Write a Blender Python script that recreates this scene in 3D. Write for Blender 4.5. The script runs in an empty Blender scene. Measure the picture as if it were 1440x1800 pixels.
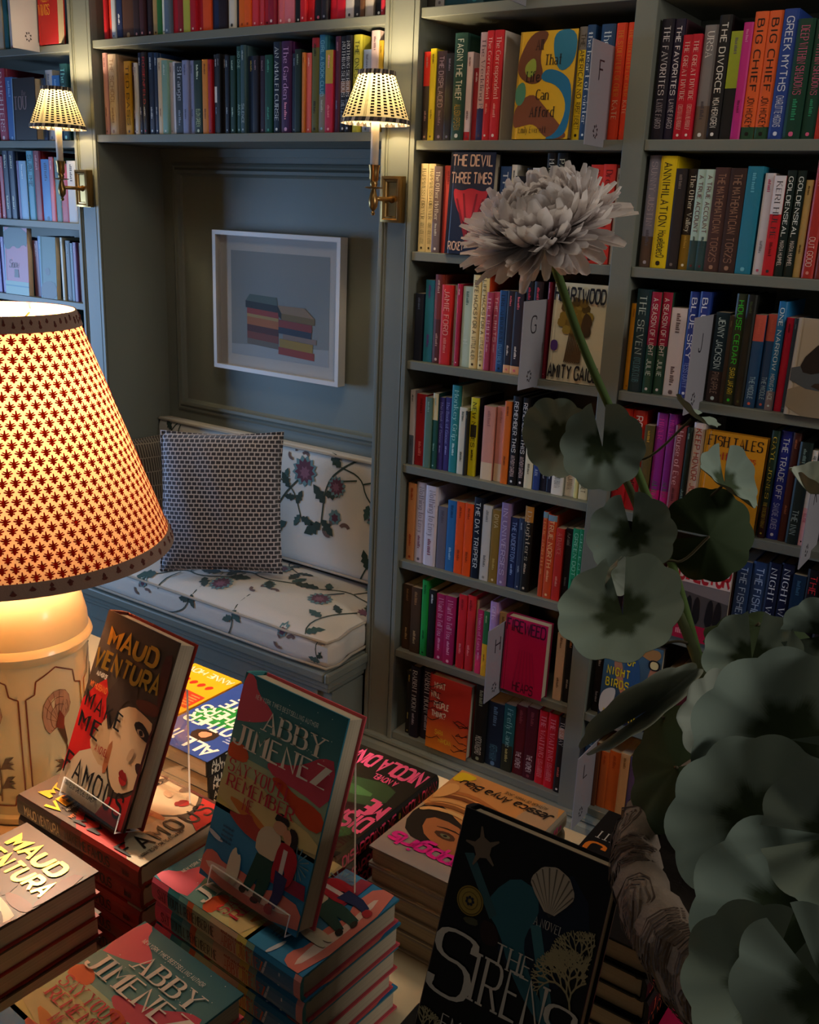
import bpy, math, random
from mathutils import Vector, Matrix
from mathutils.bvhtree import BVHTree
random.seed(11)
S = bpy.context.scene
COL = S.collection
PI = math.pi

# ------------------------------------------------------------------ camera, world, large lights, exposure
cam = bpy.data.cameras.new('camera'); camo = bpy.data.objects.new('camera', cam); COL.objects.link(camo)
camo.matrix_world = Matrix(((.82360, -.19878, .53119, 0), (.56566, .21969, -.79484, -2.2), (.04131, .95511, .29337, 1.70), (0, 0, 0, 1)))
cam.sensor_fit = 'VERTICAL'; cam.sensor_height = 36; cam.lens = 34.388; cam.clip_start = .02
S.camera = camo
S.view_settings.view_transform = 'Standard'; S.view_settings.look = 'None'
S.view_settings.gamma = 1.0; S.view_settings.use_curve_mapping = False
S.view_settings.exposure = 0.0
W = bpy.data.worlds.new('room_air'); S.world = W; W.use_nodes = True
W.node_tree.nodes['Background'].inputs[0].default_value = (1.0, .93, .84, 1)
W.node_tree.nodes['Background'].inputs[1].default_value = .045

def area(name, loc, to, size, sizey, power, color, spread=180):
    l = bpy.data.lights.new(name, 'AREA'); l.shape = 'RECTANGLE'; l.size = size; l.size_y = sizey; l.energy = power; l.color = color
    l.spread = math.radians(spread)
    o = bpy.data.objects.new(name, l); COL.objects.link(o); o.location = loc
    o.rotation_euler = (Vector(to) - Vector(loc)).to_track_quat('-Z', 'Y').to_euler(); return o
area('window_daylight', (-4.7, -1.35, 1.15), (-2.6, 0, .80), .8, 1.1, 17, (.36, .60, 1.0), 90)
area('overhead_warm_fill', (-1.1, -1.1, 3.0), (-.9, 0, 1.2), 1.8, .5, 10, (1.0, .86, .68))  # unseen warm fill added above the shelves, not an actual fixture
area('right_side_fill', (2.3, -.75, 2.3), (-.9, -.35, 1.1), .7, .7, 9, (1.0, .92, .82), 100)  # unseen fill added from the right to lift the flag faces
S.cycles.max_bounces = 8
S.cycles.transparent_max_bounces = 12
S.cycles.caustics_reflective = False; S.cycles.caustics_refractive = False

# ------------------------------------------------------------------ colour, materials
def lin(h):
    h = h.lstrip('#'); r = []
    for i in (0, 2, 4):
        c = int(h[i:i+2], 16) / 255
        r.append(c / 12.92 if c <= .04045 else ((c + .055) / 1.055) ** 2.4)
    return (*r, 1.0)
MATS = {}
def mat(name, col=None, rough=.5, metal=0, spec=.5, bump=None, noise=None, coat=0, trans=0, ior=1.45, sheen=0):
    if name in MATS: return MATS[name]
    m = bpy.data.materials.new(name); m.use_nodes = True; nt = m.node_tree; b = nt.nodes['Principled BSDF']
    b.inputs['Roughness'].default_value = rough; b.inputs['Metallic'].default_value = metal
    b.inputs['Specular IOR Level'].default_value = spec; b.inputs['Coat Weight'].default_value = coat
    b.inputs['Transmission Weight'].default_value = trans; b.inputs['IOR'].default_value = ior
    b.inputs['Sheen Weight'].default_value = sheen
    if col is None:
        a = nt.nodes.new('ShaderNodeAttribute'); a.attribute_name = 'Col'; src = a.outputs['Color']
    else:
        a = nt.nodes.new('ShaderNodeRGB'); a.outputs[0].default_value = lin(col); src = a.outputs[0]
    tc = nt.nodes.new('ShaderNodeTexCoord')
    if noise:
        n = nt.nodes.new('ShaderNodeTexNoise'); n.inputs['Scale'].default_value = noise[0]; n.inputs['Detail'].default_value = 5
        nt.links.new(tc.outputs['Object'], n.inputs['Vector'])
        mr = nt.nodes.new('ShaderNodeMapRange'); mr.inputs['To Min'].default_value = 1 - noise[1]; mr.inputs['To Max'].default_value = 1 + noise[1]
        nt.links.new(n.outputs['Fac'], mr.inputs['Value'])
        vm = nt.nodes.new('ShaderNodeVectorMath'); vm.operation = 'SCALE'
        nt.links.new(src, vm.inputs[0]); nt.links.new(mr.outputs[0], vm.inputs['Scale']); src = vm.outputs[0]
    nt.links.new(src, b.inputs['Base Color'])
    if bump:
        n = nt.nodes.new('ShaderNodeTexNoise'); n.inputs['Scale'].default_value = bump[0]; n.inputs['Detail'].default_value = 4
        nt.links.new(tc.outputs['Object'], n.inputs['Vector'])
        bp = nt.nodes.new('ShaderNodeBump'); bp.inputs['Strength'].default_value = bump[1]; bp.inputs['Distance'].default_value = .002
        nt.links.new(n.outputs['Fac'], bp.inputs['Height']); nt.links.new(bp.outputs[0], b.inputs['Normal'])
    MATS[name] = m; return m
PAINT = mat('grey_green_paint', '72766d', .45, spec=.4, bump=(60, .05), noise=(3, .03))
COVER = mat('printed_cover', None, .42, spec=.45)
JACKET = mat('glossy_jacket', None, .42, spec=.3)
FOIL = mat('gold_foil_lettering', 'f0b848', .28, metal=.9)
PAGE = mat('paper_edges', 'b3a48c', .85)
def _pages():
    nt = PAGE.node_tree; b = nt.nodes['Principled BSDF']; tc = nt.nodes['Texture Coordinate']
    w = nt.nodes.new('ShaderNodeTexNoise'); w.inputs['Scale'].default_value = 1; w.inputs['Detail'].default_value = 2
    mp = nt.nodes.new('ShaderNodeMapping'); mp.inputs['Scale'].default_value = (4, 4, 1600); nt.links.new(tc.outputs['Object'], mp.inputs[0]); nt.links.new(mp.outputs[0], w.inputs['Vector'])
    cr = nt.nodes.new('ShaderNodeMapRange'); cr.inputs['To Min'].default_value = .62; cr.inputs['To Max'].default_value = 1.25; nt.links.new(w.outputs['Fac'], cr.inputs['Value'])
    vm = nt.nodes.new('ShaderNodeVectorMath'); vm.operation = 'SCALE'; vm.inputs[0].default_value = lin('bcae96')[:3]
    nt.links.new(cr.outputs[0], vm.inputs['Scale']); nt.links.new(vm.outputs[0], b.inputs['Base Color'])
_pages()
BRASS = mat('aged_brass', '9a7a4a', .32, metal=.95, noise=(40, .15))
SIGN = mat('white_board', '98969f', .35)
CLOTH = mat('printed_cotton', None, .9, bump=(420, .25), sheen=.15)
STONE = mat('carved_stone', None, .85, bump=(180, .5), noise=(70, .25))
LEAF = mat('felt_leaf', None, .75, spec=.2)
CERAMIC = mat('cream_painted_tin', None, .28, spec=.5, coat=.3)
TABLE = mat('cream_table_paint', 'c2b190', .5, noise=(6, .06))
def clear(name, base):
    m = bpy.data.materials.new(name); m.use_nodes = True; nt = m.node_tree; nt.nodes.clear()
    t = nt.nodes.new('ShaderNodeBsdfTransparent'); g = nt.nodes.new('ShaderNodeBsdfGlossy'); g.inputs['Roughness'].default_value = .05
    t.inputs['Color'].default_value = (.97, .98, .97, 1)
    lw = nt.nodes.new('ShaderNodeLayerWeight'); lw.inputs['Blend'].default_value = .25; ad = nt.nodes.new('ShaderNodeMath'); ad.operation = 'MULTIPLY_ADD'; ad.inputs[1].default_value = .28; ad.inputs[2].default_value = base; ad.use_clamp = True
    mx = nt.nodes.new('ShaderNodeMixShader'); o = nt.nodes.new('ShaderNodeOutputMaterial')
    nt.links.new(lw.outputs['Fresnel'], ad.inputs[0]); nt.links.new(ad.outputs[0], mx.inputs[0]); nt.links.new(t.outputs[0], mx.inputs[1]); nt.links.new(g.outputs[0], mx.inputs[2]); nt.links.new(mx.outputs[0], o.inputs[0]); return m
ACRYL = clear('clear_acrylic', .05)
WAX = mat('white_candle_sleeve', 'e6ddd0', .45)
ARTM = mat('print_paper', None, .6)
FRAMEW = mat('white_frame_wood', 'cfcac8', .4)
GLASS = clear('picture_glass', .035)
def shade_mat(name, tr):
    m = bpy.data.materials.new(name); m.use_nodes = True; nt = m.node_tree; nt.nodes.clear()
    a = nt.nodes.new('ShaderNodeAttribute'); a.attribute_name = 'Col'
    d = nt.nodes.new('ShaderNodeBsdfDiffuse'); t = nt.nodes.new('ShaderNodeBsdfTranslucent'); mx = nt.nodes.new('ShaderNodeMixShader'); o = nt.nodes.new('ShaderNodeOutputMaterial')
    mx.inputs[0].default_value = tr
    nt.links.new(a.outputs['Color'], d.inputs['Color']); nt.links.new(a.outputs['Color'], t.inputs['Color'])
    nt.links.new(d.outputs[0], mx.inputs[1]); nt.links.new(t.outputs[0], mx.inputs[2]); nt.links.new(mx.outputs[0], o.inputs[0]); return m
SHADE = shade_mat('lit_cotton_shade', .125)
SHADE2 = shade_mat('lit_pleated_shade', .12)
PETAL = shade_mat('white_petal', .45)
EDGE = shade_mat('acrylic_edge_glow_tint', .6)  # whitish edge colour stands in for light piped through the sheet
def glow(name, col, s):
    m = bpy.data.materials.new(name); m.use_nodes = True; b = m.node_tree.nodes['Principled BSDF']
    b.inputs['Emission Color'].default_value = lin(col); b.inputs['Emission Strength'].default_value = s; b.inputs['Base Color'].default_value = lin(col); return m
BULB = glow('warm_bulb', 'ffc070', 6)

# ------------------------------------------------------------------ mesh collector
def chaikin(P, n=2, closed=False):
    for _ in range(n):
        Q = []
        m = len(P)
        rng = range(m) if closed else range(m - 1)
        if not closed: Q.append(P[0])
        for i in rng:
            a, b = P[i], P[(i+1) % m]
            Q.append(tuple(.75*x+.25*y for x, y in zip(a, b))); Q.append(tuple(.25*x+.75*y for x, y in zip(a, b)))
        if not closed: Q.append(P[-1])
        P = Q
    return P
class MB:
    def __init__(s): s.v = []; s.f = []; s.c = []; s.m = []
    def add(s, vs, fs, col=(1, 1, 1, 1), mi=0):
        if isinstance(col, str): col = lin(col)
        o = len(s.v); s.v += [tuple(p) for p in vs]
        for f in fs: s.f.append(tuple(i+o for i in f)); s.c.append(col); s.m.append(mi)
    def poly(s, pts, col, mi=0): s.add(pts, [tuple(range(len(pts)))], col, mi)
    def grad(s, pts, cols, mi=0):
        s.add(pts, [tuple(range(len(pts)))], [lin(c) for c in cols], mi)
    def box(s, a, b, col=(1, 1, 1, 1), mi=0):
        x0, y0, z0 = a; x1, y1, z1 = b
        s.add([(x0,y0,z0),(x1,y0,z0),(x1,y1,z0),(x0,y1,z0),(x0,y0,z1),(x1,y0,z1),(x1,y1,z1),(x0,y1,z1)],
              [(0,3,2,1),(4,5,6,7),(0,1,5,4),(1,2,6,5),(2,3,7,6),(3,0,4,7)], col, mi)
    def lathe(s, prof, n=32, c=(0, 0, 0), col=(1, 1, 1, 1), mi=0, a0=0, cap=True, cols=None):
        o = len(s.v); k = len(prof)
        for r, z in prof:
            for i in range(n):
                t = a0 + 2*PI*i/n; s.v.append((c[0]+r*math.cos(t), c[1]+r*math.sin(t), c[2]+z))
        for j in range(k-1):
            cc = lin(cols[j]) if cols else (lin(col) if isinstance(col, str) else col)
            for i in range(n):
                s.f.append((o+j*n+i, o+j*n+(i+1) % n, o+(j+1)*n+(i+1) % n, o+(j+1)*n+i)); s.c.append(cc); s.m.append(mi)
        if cap:
            for j in (0, k-1):
                if prof[j][0] > 1e-5:
                    s.f.append(tuple(o+j*n+i for i in (range(n) if j else reversed(range(n))))); s.c.append(s.c[-1]); s.m.append(mi)
    def tube(s, path, r, n=8, col=(1, 1, 1, 1), mi=0, cap=True):
        if isinstance(col, str): col = lin(col)
        P = [Vector(p) for p in path]; o = len(s.v); up = None
        for i, p in enumerate(P):
            t = (P[min(i+1, len(P)-1)] - P[max(i-1, 0)]).normalized()
            if up is None: up = Vector((0, 0, 1)) if abs(t.z) < .9 else Vector((1, 0, 0))
            a = (up - t*up.dot(t)).normalized(); up = a; b = t.cross(a)
            rr = r[i] if hasattr(r, '__len__') else r
            for k in range(n):
                q = 2*PI*k/n; s.v.append(tuple(p + (a*math.cos(q)+b*math.sin(q))*rr))
        for i in range(len(P)-1):
            for k in range(n): s.f.append((o+i*n+k, o+i*n+(k+1) % n, o+(i+1)*n+(k+1) % n, o+(i+1)*n+k)); s.c.append(col); s.m.append(mi)
        if cap:
            s.f.append(tuple(o+k for k in reversed(range(n)))); s.c.append(col); s.m.append(mi)
            e = o+(len(P)-1)*n; s.f.append(tuple(e+k for k in range(n))); s.c.append(col); s.m.append(mi)
    def rect_frame(s, x0, x1, z0, z1, prof, col=(1, 1, 1, 1), mi=0):
        # sweep a profile of (inset, y) around a rectangle in the xz plane
        o = len(s.v); k = len(prof)
        for sx, sz, x, z in ((1,1,x0,z0),(-1,1,x1,z0),(-1,-1,x1,z1),(1,-1,x0,z1)):
            for d, y in prof: s.v.append((x+sx*d, y, z+sz*d))
        for i in range(4):
            for j in range(k-1):
                s.f.append((o+i*k+j, o+((i+1) % 4)*k+j, o+((i+1) % 4)*k+j+1, o+i*k+j+1)); s.c.append(lin(col) if isinstance(col, str) else col); s.m.append(mi)
    def build(s, name, mats, parent=None, smooth=False, at=None, data_only=False):
        me = bpy.data.meshes.new(name); me.from_pydata(s.v, [], s.f)
        if not isinstance(mats, (list, tuple)): mats = [mats]
        for m in mats: me.materials.append(m)
        me.polygons.foreach_set('material_index', s.m)
        ca = me.color_attributes.new('Col', 'FLOAT_COLOR', 'CORNER'); buf = []
        for f, c in zip(s.f, s.c):
            if isinstance(c, list):
                for q in c: buf += q
            else: buf += list(c) * len(f)
        ca.data.foreach_set('color', buf)
        if smooth: me.polygons.foreach_set('use_smooth', [True]*len(s.f))
        me.update()
        if data_only: return me
        return link(name, me, parent, at)
def link(name, me, parent=None, at=None):
    o = bpy.data.objects.new(name, me); COL.objects.link(o)
    if parent: o.parent = parent
    if at is not None: o.matrix_world = at
    return o
def tag(o, label, cat, group=None):
    o['label'] = label; o['category'] = cat
    if group: o['group'] = group
    return o
def struct(o): o['kind'] = 'structure'; return o
def empty(name, loc=(0, 0, 0), M=None):
    o = bpy.data.objects.new(name, None); COL.objects.link(o); o.empty_display_size = .02
    if M is not None: o.matrix_world = M
    else: o.location = loc
    return o
def fix(o, angle=40):
    # weld, outward normals, smooth by angle
    import bmesh
    bm = bmesh.new(); bm.from_mesh(o.data); bmesh.ops.remove_doubles(bm, verts=bm.verts, dist=1e-5); bmesh.ops.recalc_face_normals(bm, faces=bm.faces); bm.to_mesh(o.data); bm.free()
    for p in o.data.polygons: p.use_smooth = True
    try: o.data.set_sharp_from_angle(angle=math.radians(angle))
    except Exception: pass
    return o

# ------------------------------------------------------------------ stroke lettering
G = {}
for ln in '''A 00 39 60|13 53
B 00 09|~09 59 55 05|~05 65 60 00
C ~68 69 09 00 60 61
D 00 09|~09 69 60 00
E 50 00 09 59|05 45
F 00 09 59|05 45
G ~67 69 09 00 60 64|64 44
H 00 09|60 69|05 65
I 00 09
J ~49 40 00 02
K 00 09|59 04|25 60
L 09 00 50
M 00 09 34 69 60
N 00 09 60 69
O ~39 09 00 60 69 39
P 00 09|~09 69 64 04
Q ~39 09 00 60 69 39|43 60
R 00 09|~09 69 64 04|34 60
S ~67 69 09 05 65 60 00 02
T 09 69|39 30
U ~09 00 60 69
V 09 30 69
W 09 20 47 60 89
X 00 69|09 60
Y 09 35 69|35 30
Z 09 69 00 60
? ~07 09 69 65 35 33|31 30
' 19 17
. 00 01
a ~06 56 50 00 03 53|53 50
b 09 00|~06 56 50 00
c ~55 56 06 00 50 51
d 59 50|~56 06 00 50
e ~03 53 56 06 00 50 51
f ~49 19 15 10|06 36
g ~56 06 00 50|~56 5c 0c
h 09 00|~04 06 56 50
i 06 00|08 09
j 26 2c|28 29
k 09 00|46 03|23 50
l 09 00
m 06 00|~04 06 36 30|~34 36 66 60
n 06 00|~04 06 56 50
o ~26 06 00 50 56 26
p 06 0c|~06 56 50 00
r 06 00|~03 06 46
s ~45 46 06 03 43 40 00 01
t 29 20 40|06 46
u ~06 00 50 56|56 50
v 06 20 46
w 06 10 34 50 66
x 00 46|06 40
y 06 20|46 0c
z 06 46 00 40'''.split('\n'):
    k, d = ln.split(' ', 1); st = []
    def num(ch): return -'abc'.index(ch)-1 if ch in 'abc' else int(ch)
    for t in d.split('|'):
        sm = t[0] == '~'; pts = [(num(p[0])/9, num(p[1])/9) for p in t.lstrip('~').split()]
        st.append((sm, pts))
    G[k] = (max(x for _, p in st for x, y in p), st)
def glyphs(txt, style='sans', w=.13, track=.2, fine=2):
    """outline quads of a line of lettering, cap height 1; returns (list of quads, advance)"""
    out = []; x0 = 0
    if style == 'serif': track = max(track, .30)
    for ch in txt:
        if ch == ' ': x0 += .38; continue
        if ch == '~':
            for i in range(9):
                hh = random.uniform(.55, 1); out.append([(x0, 0), (x0+.32, 0), (x0+.32, hh), (x0, hh)]); x0 += .62 if i % 4 == 3 else .45
            continue
        if ch not in G: ch = ch.upper() if ch.upper() in G else 'I'
        adv, st = G[ch]
        if adv == 0 and ch == 'I': adv = .2; st = [(sm, [(x+.1, y) for x, y in p]) for sm, p in st]
        for sm, pts in st:
            P = [(x0+x, y) for x, y in pts]
            if style == 'brush': P = [(x+random.uniform(-.03, .03), y+random.uniform(-.04, .04)) for x, y in P]
            if sm: P = chaikin(P, fine)
            straight = not sm
            n = len(P); L = []; R = []
            for i in range(n):
                a = P[max(i-1, 0)]; b = P[min(i+1, n-1)]; dx, dy = b[0]-a[0], b[1]-a[1]; l = math.hypot(dx, dy) or 1; dx /= l; dy /= l
                k = 1.0
                if style == 'serif':
                    q = abs(dy)
                    if straight and dx*dy > 0 and abs(dx) > .12: q = .25
                    k = .38 + .68*q*q
                elif style == 'brush': k = .8 + .55*math.sin(2.6*i/(n-1)+.4) if n > 1 else 1
                # mitre
                if 0 < i < n-1 and straight:
                    d1 = (P[i][0]-a[0], P[i][1]-a[1]); d2 = (b[0]-P[i][0], b[1]-P[i][1])
                    l1 = math.hypot(*d1) or 1; l2 = math.hypot(*d2) or 1
                    cs = (d1[0]*d2[0]+d1[1]*d2[1])/l1/l2; k *= min(1.9, 1/math.sqrt(max(.1, (1+cs)/2)))
                L.append((P[i][0]-dy*w*k/2, P[i][1]+dx*w*k/2)); R.append((P[i][0]+dy*w*k/2, P[i][1]-dx*w*k/2))
            for i in range(n-1): out.append([R[i], R[i+1], L[i+1], L[i]])
            if style == 'serif':
                for e, o in ((0, 1), (-1, -2)):
                    p, q = P[e], P[o]
                    if p[1]-0 < .02 or p[1] > .98:
                        if abs(p[1]-q[1]) > .5*abs(p[0]-q[0]) and (straight or abs(p[1]-q[1]) > abs(p[0]-q[0])):
                            h = .045; s0 = 1 if p[1] < .5 else -1
                            yy = p[1]-.03*s0
                            out.append([(p[0]-w*1.1, yy), (p[0]+w*1.1, yy), (p[0]+w*1.1, yy+h*s0), (p[0]-w*1.1, yy+h*s0)][::s0])
        x0 += adv + track + (0 if adv else .02)
    return out, max(.01, x0 - track)
def write(mb, txt, x, y, w, h, fmap, col, style='sans', wt=.13, align='l', fit=True, slant=0, track=.2, fine=2, mi=0, arc=0):
    """letter txt into the box x..x+w, baseline y, cap height h, through fmap(x, y) -> 3D"""
    q, adv = glyphs(txt, style, wt, track, fine)
    sx = h
    if fit and adv*h > w or fit == 'force': sx = w/adv
    off = {'l': 0, 'c': (w-adv*sx)/2, 'r': w-adv*sx}[align]
    for p in q:
        pts = []
        for a, b in p:
            X = x+off+a*sx+slant*b*h; Y = y+b*h
            if arc: Y += arc*(((X-x)/w-.5)**2*4)
            pts.append(fmap(X, Y))
        mb.poly(pts, col, mi)
# ------------------------------------------------------------------ books
def smf(mb, f, pts, col, smooth=0, mi=0):
    P = chaikin([tuple(p) for p in pts], smooth, True) if smooth else pts
    mb.poly([f(*p) for p in P], col, mi)
def spine_bulge(z, T, b): t = z/T*2-1; return b*(1-t**4)
def book_shell(mb, Wd, H, T, hard, front, spine, back=None, bulge=None):
    """cover: lying book, spine at x=0, tail at y=0, front cover up at z=T"""
    back = back or spine; th = .0024 if hard else .0007; b = (.003 if hard else .0010) if bulge is None else bulge
    g = .0011 if hard else .0004
    out = [(Wd, T), (.012, T), (.0085, T-g), (.005, T)]; n = 6
    out += [(-spine_bulge(T*(1-i/n), T, b), T*(1-i/n)) for i in range(n+1)]
    out += [(.005, 0), (.0085, g), (.012, 0), (Wd, 0)]
    inn = [(Wd, T-th), (.012, T-th), (.0085, T-th-g), (.005, T-th)] + [(max(.0015, .003-spine_bulge(T*(1-i/n), T, b)), th+(T-2*th)*(1-i/n)) for i in range(n+1)] + [(.005, th), (.0085, th+g), (.012, th), (Wd, th)]
    k = len(out); v = [(x, 0, z) for x, z in out]+[(x, H, z) for x, z in out]+[(x, 0, z) for x, z in inn]+[(x, H, z) for x, z in inn]
    o = len(mb.v); mb.v += v
    F, Sp, B = lin(front), lin(spine), lin(back)
    def c(i): return F if i < 3 else (Sp if i < k-4 else B)
    for i in range(k-1):
        mb.f.append((o+i, o+i+1, o+k+i+1, o+k+i)); mb.c.append(c(i)); mb.m.append(0)
        mb.f.append((o+2*k+i, o+3*k+i, o+3*k+i+1, o+2*k+i+1)); mb.c.append(c(i)); mb.m.append(0)
        mb.f.append((o+i, o+2*k+i, o+2*k+i+1, o+i+1)); mb.c.append(c(i)); mb.m.append(0)
        mb.f.append((o+k+i, o+k+i+1, o+3*k+i+1, o+3*k+i)); mb.c.append(c(i)); mb.m.append(0)
    for i, cc in ((0, F), (k-1, B)):
        q = (o+i, o+k+i, o+3*k+i, o+2*k+i); mb.f.append(q if i == 0 else q[::-1]); mb.c.append(cc); mb.m.append(0)
    return b
def spine_map(H, T, b, e=.0004):
    # text s along the spine from the head, t across; reads head to tail
    def f(s, t): return (-spine_bulge(min(max(t, 0), T), T, b)-e, H-s, t)
    return f
def spine_rect(mb, H, T, b, s0, s1, col, t0=0, t1=1, e=.0002, n=6):
    f = spine_map(H, T, b, e)
    for i in range(n):
        a, c = T*(t0+(t1-t0)*i/n), T*(t0+(t1-t0)*(i+1)/n)
        mb.poly([f(s0, a), f(s1, a), f(s1, c), f(s0, c)], col)
def pages(parent, Wd, H, T, hard, M=None):
    th = .0025 if hard else .0008; ins = .0035 if hard else .0004
    m = MB(); m.box((.004, ins, th), (Wd-ins, H-ins, T-th))
    return m.build('page_block', PAGE, parent)
SHELFM = lambda x, y, z: Matrix(((0, 0, 1, x), (1, 0, 0, y), (0, 1, 0, z), (0, 0, 0, 1)))
def hsv_name(h):
    r, g, b = [int(h[i:i+2], 16)/255 for i in (0, 2, 4)]; mx, mn = max(r, g, b), min(r, g, b); d = mx-mn
    if d < .07 or (mx < .14): return 'black' if mx < .2 else ('dark grey' if mx < .42 else ('grey' if mx < .68 else 'white'))
    hue = (60*((g-b)/d) if mx == r else 60*((b-r)/d)+120 if mx == g else 60*((r-g)/d)+240) % 360; s = d/mx
    if s < .28 and mx > .66: return 'cream' if 15 < hue < 75 else ('pale green' if 75 <= hue < 170 else 'pale grey')
    n = ('red' if hue < 12 or hue > 345 else 'orange' if hue < 38 else 'yellow' if hue < 66 else 'green' if hue < 165 else 'teal' if hue < 198 else 'blue' if hue < 250 else 'purple' if hue < 295 else 'pink')
    if n == 'orange' and mx < .62: return 'brown' if mx > .25 else 'dark brown'
    if n == 'red' and mx < .45: return 'dark red' if s > .5 else 'brown'
    return ('dark ' if mx < .4 else 'pale ' if s < .4 and mx > .6 else '')+n
ORD = 'first second third fourth fifth sixth seventh eighth ninth tenth eleventh twelfth thirteenth fourteenth fifteenth sixteenth seventeenth eighteenth nineteenth twentieth'.split()
def ordinal(n):
    if n <= 20: return ORD[n-1]
    t = {2: 'twenty', 3: 'thirty', 4: 'forty', 5: 'fifty'}[n//10]
    return (t+'-'+ORD[n % 10-1]) if n % 10 else {30: 'thirtieth', 40: 'fortieth', 50: 'fiftieth'}[n]
PLACE = {'A0': 'top shelf of middle bookcase', 'A1': 'second shelf of middle bookcase', 'A2': 'third shelf of middle bookcase', 'A3': 'fourth shelf of middle bookcase',
 'A4': 'fifth shelf of middle bookcase', 'A5': 'sixth shelf of middle bookcase', 'A6': 'seventh shelf of middle bookcase', 'A7': 'bottom shelf of middle bookcase',
 'B1': 'top shelf of right bookcase', 'B2': 'second shelf of right bookcase', 'B3': 'third shelf of right bookcase', 'B4': 'fourth shelf of right bookcase',
 'B5': 'fifth shelf of right bookcase', 'B6': 'sixth shelf of right bookcase', 'B7': 'bottom shelf of right bookcase',
 'C1': 'upper shelf above window seat', 'C2': 'lower shelf above window seat',
 'L1': 'top shelf of left bookcase', 'L2': 'second shelf of left bookcase', 'L3': 'third shelf of left bookcase', 'L4': 'fourth shelf of left bookcase', 'L5': 'fifth shelf of left bookcase'}
SHELFZ = {}
def shelf_book(x, w, h, spec, z, y):
    p = (spec+'||||||||').split('|'); col = p[0]
    hard = h >= .226; Wd = (.155 if hard else .133)+random.uniform(-.006, .006)
    bands = [q for q in p[5:] if ':' in q]; front = col
    for q in bands:
        if q[0] == 'c': front = q.split(':')[1]
    m = MB(); b = book_shell(m, Wd, h, w, hard, front, col)
    for q in bands:
        a = q.split(':')
        if a[0] == 't': spine_rect(m, h, w, b, 0, h*(1-float(a[2])), a[1])
        if a[0] == 'b': spine_rect(m, h, w, b, h*(1-float(a[2])), h, a[1])
        if a[0] == 'm': spine_rect(m, h, w, b, h*(1-float(a[3])), h*(1-float(a[2])), a[1], .12, .88)
    f = spine_map(h, w, b, .0006)
    r = random.Random(p[1]+p[0])
    st = r.choice(['sans', 'sans', 'serif']) if p[1] != '~' else 'sans'
    if p[1].islower() or p[1] != p[1].upper(): st = 'serif'
    for txt, c, s0, s1 in ((p[1], p[2], .06, .62 if p[3] else .86), (p[3], p[4], .66, .9)):
        if not txt: continue
        big = .46 if txt != '~' else .28
        th = w*big; desc = any(q in 'gjpqy' for q in txt)
        write(m, txt, h*s0, w*(.5-big/2)+(w*.08 if desc else 0), h*(s1-s0), th, f, c, st, .125, fit='force' if txt != '~' and len(txt) > 7 else True, fine=2, track=.26)
    if h > .2 and r.random() < .6:
        a = w*.22; smf(m, f, [(h*.955-a*.6, w/2-a*.6), (h*.955+a*.6, w/2-a*.6), (h*.955+a*.6, w/2+a*.6), (h*.955-a*.6, w/2+a*.6)], p[2], 1)
    root = empty('hardcover_book' if hard else 'paperback', M=SHELFM(x, y, z))
    m.build('cover', COVER, root); pages(root, Wd, h, w, hard)
    return root, hard, col
# ------------------------------------------------------------------ the room
def plain(name, boxes, m, parent=None, bevel=.0015):
    mb = MB()
    for a, b in boxes: mb.box(a, b)
    o = mb.build(name, m, parent)
    if bevel:
        k = o.modifiers.new('edge', 'BEVEL'); k.width = bevel; k.segments = 2; k.limit_method = 'ANGLE'
    return o
WOOD = mat('dark_floor_boards', '4a3a2c', .5, noise=(5, .3))
struct(plain('floor', [((-5, -4.2, -.05), (2.6, .6, 0))], WOOD, bevel=0))
struct(plain('wall_back', [((-5, .305, 0), (2.6, .36, 3.1))], PAINT, bevel=0))
struct(plain('ceiling', [((-5, -4.2, 3.1), (2.6, .6, 3.15))], mat('ceiling_white', 'a8a69c', .8), bevel=0))
D = .275   # shelf depth
def shelves(root, x0, x1, zs):
    for zz in zs: plain('shelf', [((x0, 0, zz-.023), (x1, D, zz))], PAINT, root)
def pilaster(root, x0, x1, z0=.12, z1=3.0):
    # stile with raised beads at both edges
    mb = MB(); mb.box((x0, 0, z0), (x1, D, z1))
    for a, b in ((x0, x0+.012), (x1-.014, x1)): mb.box((a, -.006, z0), (b, .001, z1))
    mb.box((x0+.0165, -.003, z0), (x0+.0195, .001, z1)); mb.box((x1-.0215, -.003, z0), (x1-.0185, .001, z1))
    o = mb.build('pilaster', PAINT, root); k = o.modifiers.new('edge', 'BEVEL'); k.width = .0022; k.segments = 2; k.limit_method = 'ANGLE'; return o
def plinth(root, x0, x1, top):
    mb = MB(); mb.box((x0, -.003, 0), (x1, D, top-.024))
    prof = [(0, top-.024), (-.016, top-.027), (-.018, top-.034), (-.012, top-.042), (-.024, top-.05), (-.03, top-.066), (-.036, top-.07), (-.036, .0)]
    n = len(prof); v = [(x0, y, z) for y, z in prof]+[(x1, y, z) for y, z in prof]
    mb.add(v, [(i, i+1, n+i+1, n+i) for i in range(n-1)]+[tuple(range(n))[::-1], tuple(range(n, 2*n))])
    return mb.build('plinth', PAINT, root)
bm_ = tag(empty('bookcase', (-1.22, 0, 0)), 'tall grey-green painted bookcase between the wall sconce and the narrow upright', 'bookcase', 'built-in bookcases')
def abs_parent(root, fn, *a):
    before = set(o.name for o in bpy.data.objects); fn(root, *a)
    for o in bpy.data.objects:
        if o.name not in before and o.parent == root: o.matrix_parent_inverse = Matrix.Translation(-Vector(root.location))
ZA = (2.46, 2.18, 1.874, 1.60, 1.313, 1.022, .737, .455, .181)
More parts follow.
